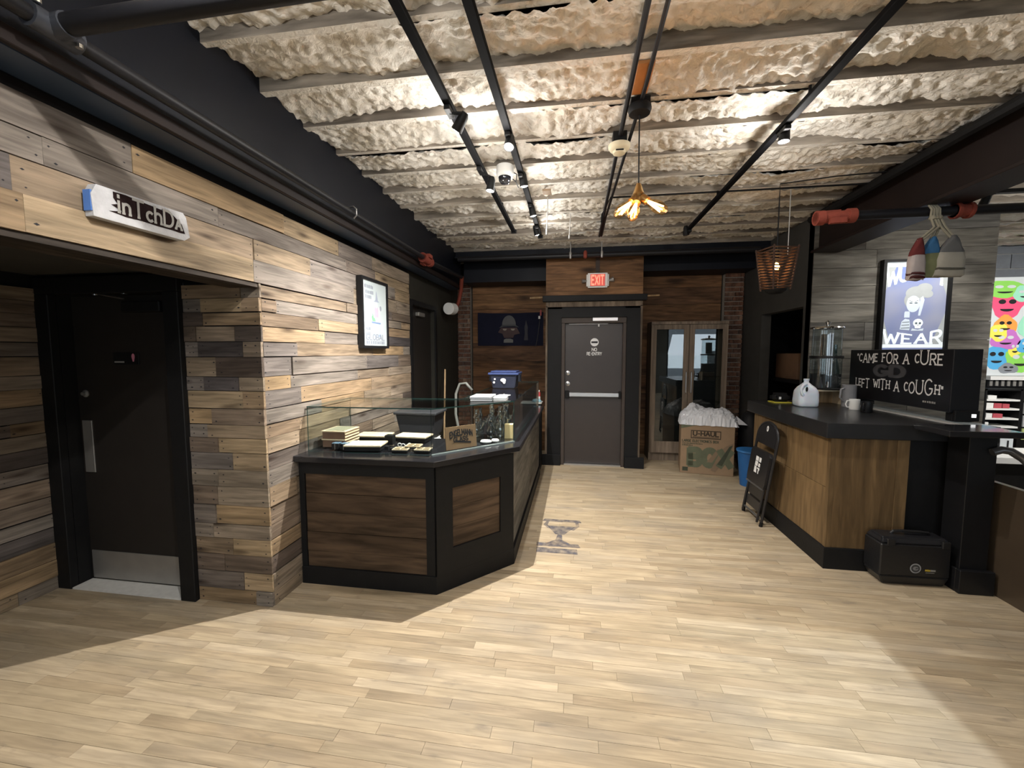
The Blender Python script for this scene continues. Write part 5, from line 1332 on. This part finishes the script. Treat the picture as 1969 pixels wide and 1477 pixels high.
MB().lathe([(0, 0), (.045, 0), (.05, .02), (.05, .32), (.03, .42), (.02, .47), (.02, .60), (0, .60)], (2.70, 4.86, ZC), 18).build('bottle_body', GLASS('teal_glass', (.35, .5, .52), .14), t, smooth=True)
MB().lathe([(.051, .12), (.051, .24)], (2.70, 4.86, ZC), 18).build('label_wrap', PM('pale_label', (.5, .52, .52), var=.4, scale=50), t, smooth=True)
t = thing('pitcher', 'grey enamel pitcher behind the white mug', 'pitcher', (2.60, 4.42, ZC))
m_grey = PM('grey_enamel', (.26, .26, .27), rough=.45)
MB().lathe([(0, 0), (.056, 0), (.058, .01), (.056, .20), (.06, .21), (.054, .208), (.052, .02), (0, .02)], (2.60, 4.42, ZC), 24).build('pitcher_body', m_grey, t, smooth=True)
MB().tube([(2.545, 4.40, ZC + .18), (2.51, 4.39, ZC + .17), (2.505, 4.39, ZC + .09), (2.545, 4.40, ZC + .05)], .008, 8).build('handle', m_grey, t, smooth=True)
def mug(label, x, y_, mat, a):
    t = thing('mug', label, 'mug', (x, y_, ZC))
    MB().lathe([(0, 0), (.038, 0), (.041, .005), (.041, .095), (.037, .095), (.037, .01), (0, .01)], (x, y_, ZC), 24).build('mug_body', mat, t, smooth=True)
    d = Vector((math.cos(a), math.sin(a), 0)); c = Vector((x, y_, ZC))
    MB().tube([c + d * .038 + Vector((0, 0, .08)), c + d * .06 + Vector((0, 0, .08)), c + d * .07 + Vector((0, 0, .05)), c + d * .06 + Vector((0, 0, .022)), c + d * .038 + Vector((0, 0, .02))], .0055, 8).build('handle', mat, t, smooth=True)
    return t
mug('white coffee mug on the counter beside the black mug', 2.52, 4.20, m_white, math.pi * .98)
mug('black coffee mug in front of the white one', 2.51, 4.02, m_blacksatin, math.pi * 1.2)
t = thing('camera_bag', 'small black pouch with a yellow edge behind the milk jug', 'pouch', (2.12, 4.70, ZC))
MB().box(2.03, 2.20, 4.64, 4.76, ZC + .006, ZC + .10).build('pouch_body', m_black, t, bevel=.03, segs=3)
MB().box(2.03, 2.20, 4.63, 4.77, ZC, ZC + .008).build('yellow_edge', PM('yellow_trim', (.55, .48, .06)), t)
MB().obox((2.09, 4.638, ZC + .05), (.02, .006, .025)).build('badge', m_white, t)

# ---- quote sign
t = thing('quote_sign', 'black box sign reading CAME FOR A CURE LEFT WITH A COUGH', 'sign', (2.88, 4.12, ZC))
m_sb = PM('sign_black', (.008, .008, .010), rough=.35, var=.3)
MB().box(2.78, 2.97, 3.56, 4.74, 1.195, 1.672).build('sign_box', m_sb, t, bevel=.004)
MB().box(2.80, 2.95, 3.56, 3.62, ZC + .004, 1.196).build('foot', m_black, t, bevel=.003)
MB().box(2.80, 2.95, 4.62, 4.68, ZC + .004, 1.196).build('foot', m_black, t, bevel=.003)
MB().box(2.80, 2.96, 3.535, 3.558, 1.135, 1.215).build('control_box', m_black, t, bevel=.004)
art('indicator', [[(.105, .03), (.135, .03), (.135, .055), (.105, .055)]], PM('white_indicator', (1, 1, 1), emit=1.5, var=0), t, (2.80, 3.535, 1.135), (1, 0, 0), (0, 0, 1), .001)
m_tw = PM('typewriter_white', (.78, .77, .75), rough=.6, var=.25, scale=60)
QR, QU = (0, -1, 0), (0, 0, 1)
rq = random.Random(12)
l1 = '"CAME FOR A CURE'; s1 = [.8, .8, 1, .95, .8, 1, .85, 1.1, .9, 1, 1.0, 1, .8, 1.3, 1, .95]
lettering(l1, m_tw, t, (2.78, 4.63, 1.555), QR, QU, .085, .98, t=.145, serif=.15, gap=.24, off=.001, sizes=s1, drops=[.1 if q < .9 else -.05 for q in s1])
l2 = 'LEFT WITH A COUGH"'; s2 = [.8, .75, .9, 1.0, 1, .8, .85, 1.1, .8, 1, 1, 1, .8, 1.05, 1.3, 1.45, .8, .9]
lettering(l2, m_tw, t, (2.78, 4.63, 1.315), QR, QU, .085, 1.0, t=.145, serif=.15, gap=.24, off=.001, sizes=s2, drops=[.1 if q < .9 else -.08 for q in s2])
art('author_line', bars(.82, .045, .13, .018, 6), PM('grey_print', (.3, .29, .27)), t, (2.78, 4.63, 1.20), QR, QU, .001)
lettering('GD', PM('faint_emblem', (.07, .07, .075)), t, (2.78, 4.37, 1.435), QR, QU, .09, .34, t=.3, off=.0006)

# ---- lightbox poster
t = thing('lightbox_poster', 'glowing blue-white poster reading WEAR in a black frame on grey boards', 'poster', (3.45, 4.95, 1.6))
MB().box(3.135, 3.165, 4.90, 4.962, 1.625, 2.575).box(3.735, 3.765, 4.90, 4.962, 1.625, 2.575).box(3.135, 3.765, 4.90, 4.962, 2.575, 2.60).box(3.135, 3.765, 4.90, 4.962, 1.60, 1.625).build('frame', m_black, t)
def LITE():
    mt, nt, p, L = _new('backlit_blue_film')
    tc = N(nt, 'ShaderNodeTexCoord'); nz = N(nt, 'ShaderNodeTexNoise', Scale=1.6, Detail=2.0); L.new(tc.outputs['Object'], nz.inputs['Vector'])
    c = ramp(nt, nz.outputs[0], [(.35, (.16, .21, .42)), (.5, (.24, .27, .42)), (.65, (.34, .35, .42))])
    L.new(c, p.inputs['Base Color']); L.new(c, p.inputs['Emission Color']); p.inputs['Emission Strength'].default_value = .26
    p.inputs['Roughness'].default_value = .35
    return mt
pl = MB().box(3.165, 3.735, 4.925, 4.94, 1.625, 2.575).build('film', LITE(), t)
PO = ((3.165, 4.925, 1.625), (1, 0, 0), (0, 0, 1))
m_lw = PM('backlit_white', (.80, .86, .88), emit=.42, var=.02)
m_lp = PM('backlit_pale', (.50, .56, .62), emit=.5, var=.1)
m_lg = PM('backlit_grey', (.34, .36, .36), emit=.42, var=.15)
m_ld = PM('backlit_dark', (.12, .15, .17), emit=.25, var=.1)
for z0_, z1_ in ((.90, .95), (.07, .105)): art('white_band', [[(0, z0_), (.57, z0_), (.57, z1_), (0, z1_)]], m_lw, t, *PO, .001)
for q_ in ([(0, .105), (.09, .105), (0, .4)], [(.57, .105), (.46, .105), (.57, .42)], [(0, .9), (.10, .9), (0, .62)], [(.57, .9), (.47, .9), (.57, .6)]): art('pale_corner', [q_], m_lg, t, *PO, .0008)
# warped words
def topw(x, y_):
    u = x / .57
    k = .105 + .085 * abs(2 * u - 1) ** 1.3
    return (x, .885 - (1 - y_) * k)
def botw(x, y_):
    u = x / .57
    k = .085 + .06 * abs(2 * u - 1) ** 1.3
    return (x, .115 + y_ * k)
for txt, x0, ww in (('W', .015, .115), ('U', .14, .075), ('Y', .475, .08)):
    polys, W_ = strokes(txt, 1, .2, .12, .2)
    art('lettering', [[topw(x0 + x * ww / W_, y_) for x, y_ in p] for p in polys], m_lw, t, *PO, .002)
polys, W_ = strokes('WEAR', 1, .18, .12, .26)
art('lettering', [[botw(.02 + x * .53 / W_, y_) for x, y_ in p] for p in polys], m_lw, t, *PO, .002)
art('smoke', [ell(.30, .63, .10, .07), ell(.37, .68, .07, .05), ell(.26, .56, .07, .08), ell(.40, .62, .05, .04)], m_lg, t, *PO, .0012)
art('face', [ell(.275, .52, .062, .085)], m_lp, t, *PO, .0018)
art('forehead', [[(.225, .53), (.325, .53), (.325, .58), (.225, .58)]], m_lw, t, *PO, .0022)
art('eye', [ell(.253, .53, .016, .007, 10), ell(.30, .53, .016, .007, 10), [(.235, .55), (.268, .543), (.268, .548), (.237, .556)], [(.29, .543), (.32, .55), (.318, .556), (.29, .548)]], m_ld, t, *PO, .003)
art('smoke_column', [[(.325, .40), (.345, .40), (.36, .47), (.375, .56), (.36, .6), (.335, .58), (.335, .5)]], m_lp, t, *PO, .0026)
art('bottle', [[(.20, .38), (.25, .38), (.25, .43), (.245, .445), (.205, .445), (.20, .43)]], m_lp, t, *PO, .002)
art('hand', [[(.165, .26), (.255, .25), (.26, .3), (.25, .36), (.21, .37), (.18, .34)], [(.27, .245), (.38, .245), (.385, .27), (.33, .255), (.28, .27)]], m_lp, t, *PO, .0022)
art('finger_gap', [[(.185, .335), (.25, .34), (.25, .333), (.185, .328)], [(.18, .305), (.252, .31), (.252, .303), (.18, .298)], [(.175, .275), (.255, .28), (.255, .273), (.175, .268)]], m_ld, t, *PO, .003)
art('skull', [ell(.33, .325, .045, .042), [(.305, .27), (.355, .27), (.36, .3), (.30, .3)]], m_lw, t, *PO, .003)
art('skull_socket', [ell(.313, .322, .012, .012, 10), ell(.347, .322, .012, .012, 10), [(.325, .3), (.335, .3), (.33, .312)]], m_ld, t, *PO, .004)

# ---- bags hanging from the pipe
def hang_bag(label, x, w_, h, zt_, mtop, mbody, yy, split, bandm):
    t = thing('tote_bag', label, 'bag', (x, yy, zt_ - h))
    n = 24
    def loft(levels, mat, name, caps):
        b = MB()
        for f, ww, dd, dx in levels:
            for i in range(n):
                a = 2 * math.pi * i / n
                c, s_ = math.cos(a), math.sin(a)
                px = math.copysign(abs(c) ** .4, c) * w_ / 2 * ww
                py = math.copysign(abs(s_) ** .8, s_) * .036 * dd
                b.v.append((x + dx + px + .003 * math.sin(7 * a + f * 9), yy + py + .004 * math.sin(5 * a + 14 * f), zt_ - h * f + .006 * math.sin(3 * a + x * 40) * f))
        for k in range(len(levels) - 1):
            for i in range(n): b.f.append((k * n + i, (k + 1) * n + i, (k + 1) * n + (i + 1) % n, k * n + (i + 1) % n))
        if caps: b.f.append(tuple((len(levels) - 1) * n + i for i in range(n - 1, -1, -1)))
        b.f.append(tuple(range(n)))
        b.m = [0] * len(b.f)
        return b.build(name, mat, t, smooth=2)
    loft([(0, .14, .5, .012), (.1, .34, .6, .01), (.22, .6, .7, .004), (.34, .84, .8, 0), (split, .94, .85, 0)], mtop, 'bag_fold', False)
    loft([(split + .002, .95, .88, 0), (.6, 1.02, .95, 0), (.8, 1.09, .9, 0), (.97, 1.15, .7, -.003), (1.0, 1.14, .55, -.004)], mbody, 'bag_body', True)
    if bandm:
        for f0 in ((.80,) if w_ > .1 else (.84, .92)):
            loft([(f0, 1.115, 1.02, 0), (f0 + .045, 1.135, .96, 0)], bandm, 'stripe', True)
    xk = 2.515 + (x - 2.5) * .18
    sm = PM('natural_strap', (.27, .25, .19), rough=.9)
    for sx in (-.014, .014):
        MB().tube([(x + .012 + sx * .6, yy, zt_ - .02), (xk + sx, yy + .01, (zt_ + 2.60) / 2), (xk + sx * .7, 3.452, 2.605), (xk + sx * .4, 3.452, 2.66), (xk + sx * .4, 3.49, 2.705)], [.008, .008, .008, .008, .006], 7).build('strap', sm, t, smooth=True)
    MB().lathe([(0, -.018), (.02, -.012), (.024, 0), (.018, .012), (0, .018)], (xk, 3.447, 2.60), 10).build('knot', sm, t, smooth=True)
m_nat = PM('natural_canvas', (.36, .34, .29), rough=.9)
hang_bag('grey and cream tote bag with a dark stripe, right of the hanging bags', 2.58, .165, .28, 2.46, PM('grey_canvas', (.12, .12, .12), rough=.9), m_nat, 3.40, .42, PM('bag_dark_stripe', (.09, .085, .07)))
hang_bag('blue and green tote bag in the middle of the hanging bags', 2.472, .12, .28, 2.46, PM('blue_canvas', (.04, .13, .27), rough=.9), PM('olive_canvas', (.20, .21, .11), rough=.9, var=.3), 3.42, .42, None)
hang_bag('maroon and white tote bag with red stripes, left of the hanging bags', 2.375, .09, .29, 2.45, PM('maroon_canvas', (.12, .025, .025), rough=.9), PM('pink_white_canvas', (.42, .37, .36), rough=.9), 3.40, .42, PM('bag_maroon_stripe', (.07, .02, .02)))

# ---- carton inside the dark opening
t = thing('carton', 'brown carton on a shelf inside the dark storeroom opening', 'box', (2.95, 6.2, 1.29))
MB().box(2.85, 3.2, 5.9, 6.5, 1.29, 1.63).build('carton_body', PM('carton_brown', (.20, .12, .075)), t, bevel=.004)
MB().box(2.85, 3.2, 6.17, 6.23, 1.63, 1.632).build('tape', PM('tape_tan', (.3, .22, .13)), t)
o = MB().box(2.75, 3.6, 5.3, 6.9, 1.25, 1.29).box(2.75, 2.79, 5.3, 5.34, 0, 1.25).box(2.75, 2.79, 6.86, 6.9, 0, 1.25).box(3.56, 3.6, 5.3, 5.34, 0, 1.25).box(3.56, 3.6, 6.86, 6.9, 0, 1.25).build('storage_shelf', m_black); tag(o, 'black shelf inside the dark storeroom opening', 'shelf')

# ================================================================== SHOP ROOM BEYOND
t = thing('wall_mural', 'bright poster of doodled cartoon blobs in the shop room', 'poster', (6.6, 6.8, 1.33))
MB().box(5.70, 7.4, 6.80, 6.83, 1.32, 2.68).build('panel', m_paper, t)
MO = ((5.70, 6.80, 1.32), (1, 0, 0), (0, 0, 1))
mr = random.Random(31)
cols = dict(pink=(.85, .10, .22), blue=(.10, .42, .75), green=(.28, .68, .12), orange=(.90, .36, .08), yellow=(.85, .78, .12), purple=(.55, .18, .55), mint=(.35, .75, .55), grey=(.25, .27, .3))
M2 = {k: PM('mural_' + k, v, rough=.5, var=.06) for k, v in cols.items()}
blobs = [('pink', .20, .98, .17, .15), ('green', .16, 1.2, .2, .1), ('mint', .40, 1.13, .12, .09), ('orange', .20, .70, .12, .11), ('purple', .22, .5, .15, .11), ('yellow', .12, .6, .1, .1), ('blue', .13, .26, .14, .14), ('green', .42, .22, .16, .14),
         ('yellow', .34, .38, .07, .1), ('grey', .28, .10, .1, .06), ('blue', .48, .42, .1, .1), ('mint', .48, .68, .1, .16), ('pink', .62, 1.0, .14, .12), ('orange', .7, .75, .13, .12), ('purple', .68, .3, .12, .12), ('green', .86, .95, .15, .14), ('yellow', .9, .55, .13, .13), ('blue', 1.05, .8, .13, .12), ('pink', 1.0, .28, .14, .13), ('mint', 1.25, 1.0, .15, .12), ('orange', 1.3, .55, .14, .13), ('green', 1.5, .8, .15, .14), ('purple', 1.45, .3, .14, .13)]
for k, (cn_, x, z, rx, rz_) in enumerate(blobs):
    rx, rz_ = rx * 1.2, rz_ * 1.2
    pts = []
    for i in range(22):
        a = 2 * math.pi * i / 22; q = 1 + .1 * math.sin(3 * a + k) + .06 * math.sin(5 * a + 2 * k)
        pts.append((max(.01, x + rx * q * math.cos(a)), z + rz_ * q * math.sin(a)))
    art('doodle_blob', [pts], M2[cn_], t, *MO, .001 + .0004 * (k % 6))
    eyes = [ell(x - rx * .3, z + rz_ * .25, rx * .22, rz_ * .18, 12), ell(x + rx * .3, z + rz_ * .25, rx * .22, rz_ * .18, 12)]
    art('doodle_eye', eyes, m_ink if k % 3 == 0 else m_paper, t, *MO, .0045)
    art('doodle_mouth', [ell(x, z - rz_ * .3, rx * .4, rz_ * .2, 12, 180, 360)], m_ink, t, *MO, .0045)
t = thing('shop_ledge', 'white ledge with a dark ribbed front under the cartoon mural', 'ledge', (6.6, 6.75, 1.2))
MB().box(5.68, 7.4, 6.68, 6.84, 1.265, 1.315).build('ledge_top', m_white, t)
MB().box(5.68, 7.4, 6.72, 6.84, 1.17, 1.265).build('ledge_front', m_black, t)
for k in range(14): bx(5.70 + k * .07, 5.735 + k * .07, 6.71, 6.722, 1.18, 1.262).build('rib', m_plaster, t)
t = thing('shop_shelf', 'black shelving unit with thin white shelves in the shop room', 'shelf', (5.63, 6.55, 0))
MB().box(5.40, 5.42, 6.40, 6.70, 0, 1.16).box(5.80, 5.82, 6.40, 6.70, 0, 1.16).box(5.40, 5.82, 6.68, 6.70, 0, 1.16).box(5.40, 5.82, 6.40, 6.70, 1.14, 1.16).build('frame', m_black, t)
for z in (.52, .64, .75, .88, 1.0): bx(5.42, 5.80, 6.40, 6.68, z, z + .022).build('shelf_board', m_white, t)
for x, z, w_, h, c_, lab in ((5.50, 1.022, .10, .05, 'white', 'white packet on the top shop shelf'), (5.48, .902, .08, .07, 'white', 'white packet left of the red ones on the second shop shelf'), (5.57, .902, .09, .065, 'red', 'red packet in the middle of the second shop shelf'), (5.665, .902, .08, .06, 'red', 'red packet at the right of the second shop shelf'), (5.48, .772, .07, .06, 'white', 'white packet left of the red one on the third shop shelf'), (5.58, .772, .11, .055, 'red', 'wide red packet on the third shop shelf'), (5.46, .662, .04, .05, 'white', 'tiny white packet on the lowest filled shop shelf')):
    o = bx(x - w_ / 2, x + w_ / 2, 6.42, 6.52, z + .001, z + h).build('small_carton', {'white': m_white, 'red': PM('red_pack', (.45, .08, .10))}[c_], bevel=.002)
    tag(o, lab, 'packet', 'packets on the shop shelves')
o = struct('wall_right_rack', bx(5.84, 7.4, 6.70, 6.74, 0, 1.16), m_black)
PK = [('orange', .98, 'pack with an orange item'), ('grey', .80, 'pack with a pale grey item'), ('purple', .62, 'clear pack with a dark item'), ('green', .44, 'yellow-green pack with a black item')]
for c_ in range(3):
    for cn_, z, nm in PK:
        x = 5.96 + c_ * .24
        t = thing('hanging_pack', '%s hanging on the black rack, %s column' % (nm, ('first', 'second', 'third')[c_]), 'pack', (x, 6.69, z))
        MB().box(x - .085, x + .085, 6.685, 6.70, z, z + .155).build('card', PM('pack_card_' + cn_, {'orange': (.75, .7, .45), 'grey': (.7, .72, .72), 'purple': (.55, .56, .58), 'green': (.5, .6, .25)}[cn_]), t)
        MB().lathe([(0, 0), (.035, .004), (.03, .012), (0, .016)], (x + .01, 6.685, z + .07), 14, Matrix.Rotation(math.pi / 2, 3, 'X') @ Matrix.Rotation(.6, 3, 'Z'), sx=1.5, sy=1).build('item', {'orange': M2['orange'], 'grey': m_plaster, 'purple': m_ink, 'green': m_ink}[cn_], t, smooth=True)
t = thing('shop_counter', 'low black shop counter with a white top beyond the handrail', 'counter', (5.2, 5.3, 0))
MB().box(4.3, 6.4, 5.15, 5.6, 0, .46).build('counter_body', m_black, t)
MB().box(4.25, 6.45, 5.10, 5.65, .46, .53).build('counter_top', m_white, t, bevel=.004)
t = thing('price_stand', 'small white price card with black bars standing on the shop counter', 'card', (4.75, 5.35, .53))
MB().box(4.62, 4.80, 5.33, 5.345, .531, .70).build('card', m_paper, t)
art('bar', [[(.035, .03), (.055, .03), (.055, .14), (.035, .14)], [(.12, .03), (.14, .03), (.14, .14), (.12, .14)]], m_ink, t, (4.62, 5.33, .531), (1, 0, 0), (0, 0, 1), .001)
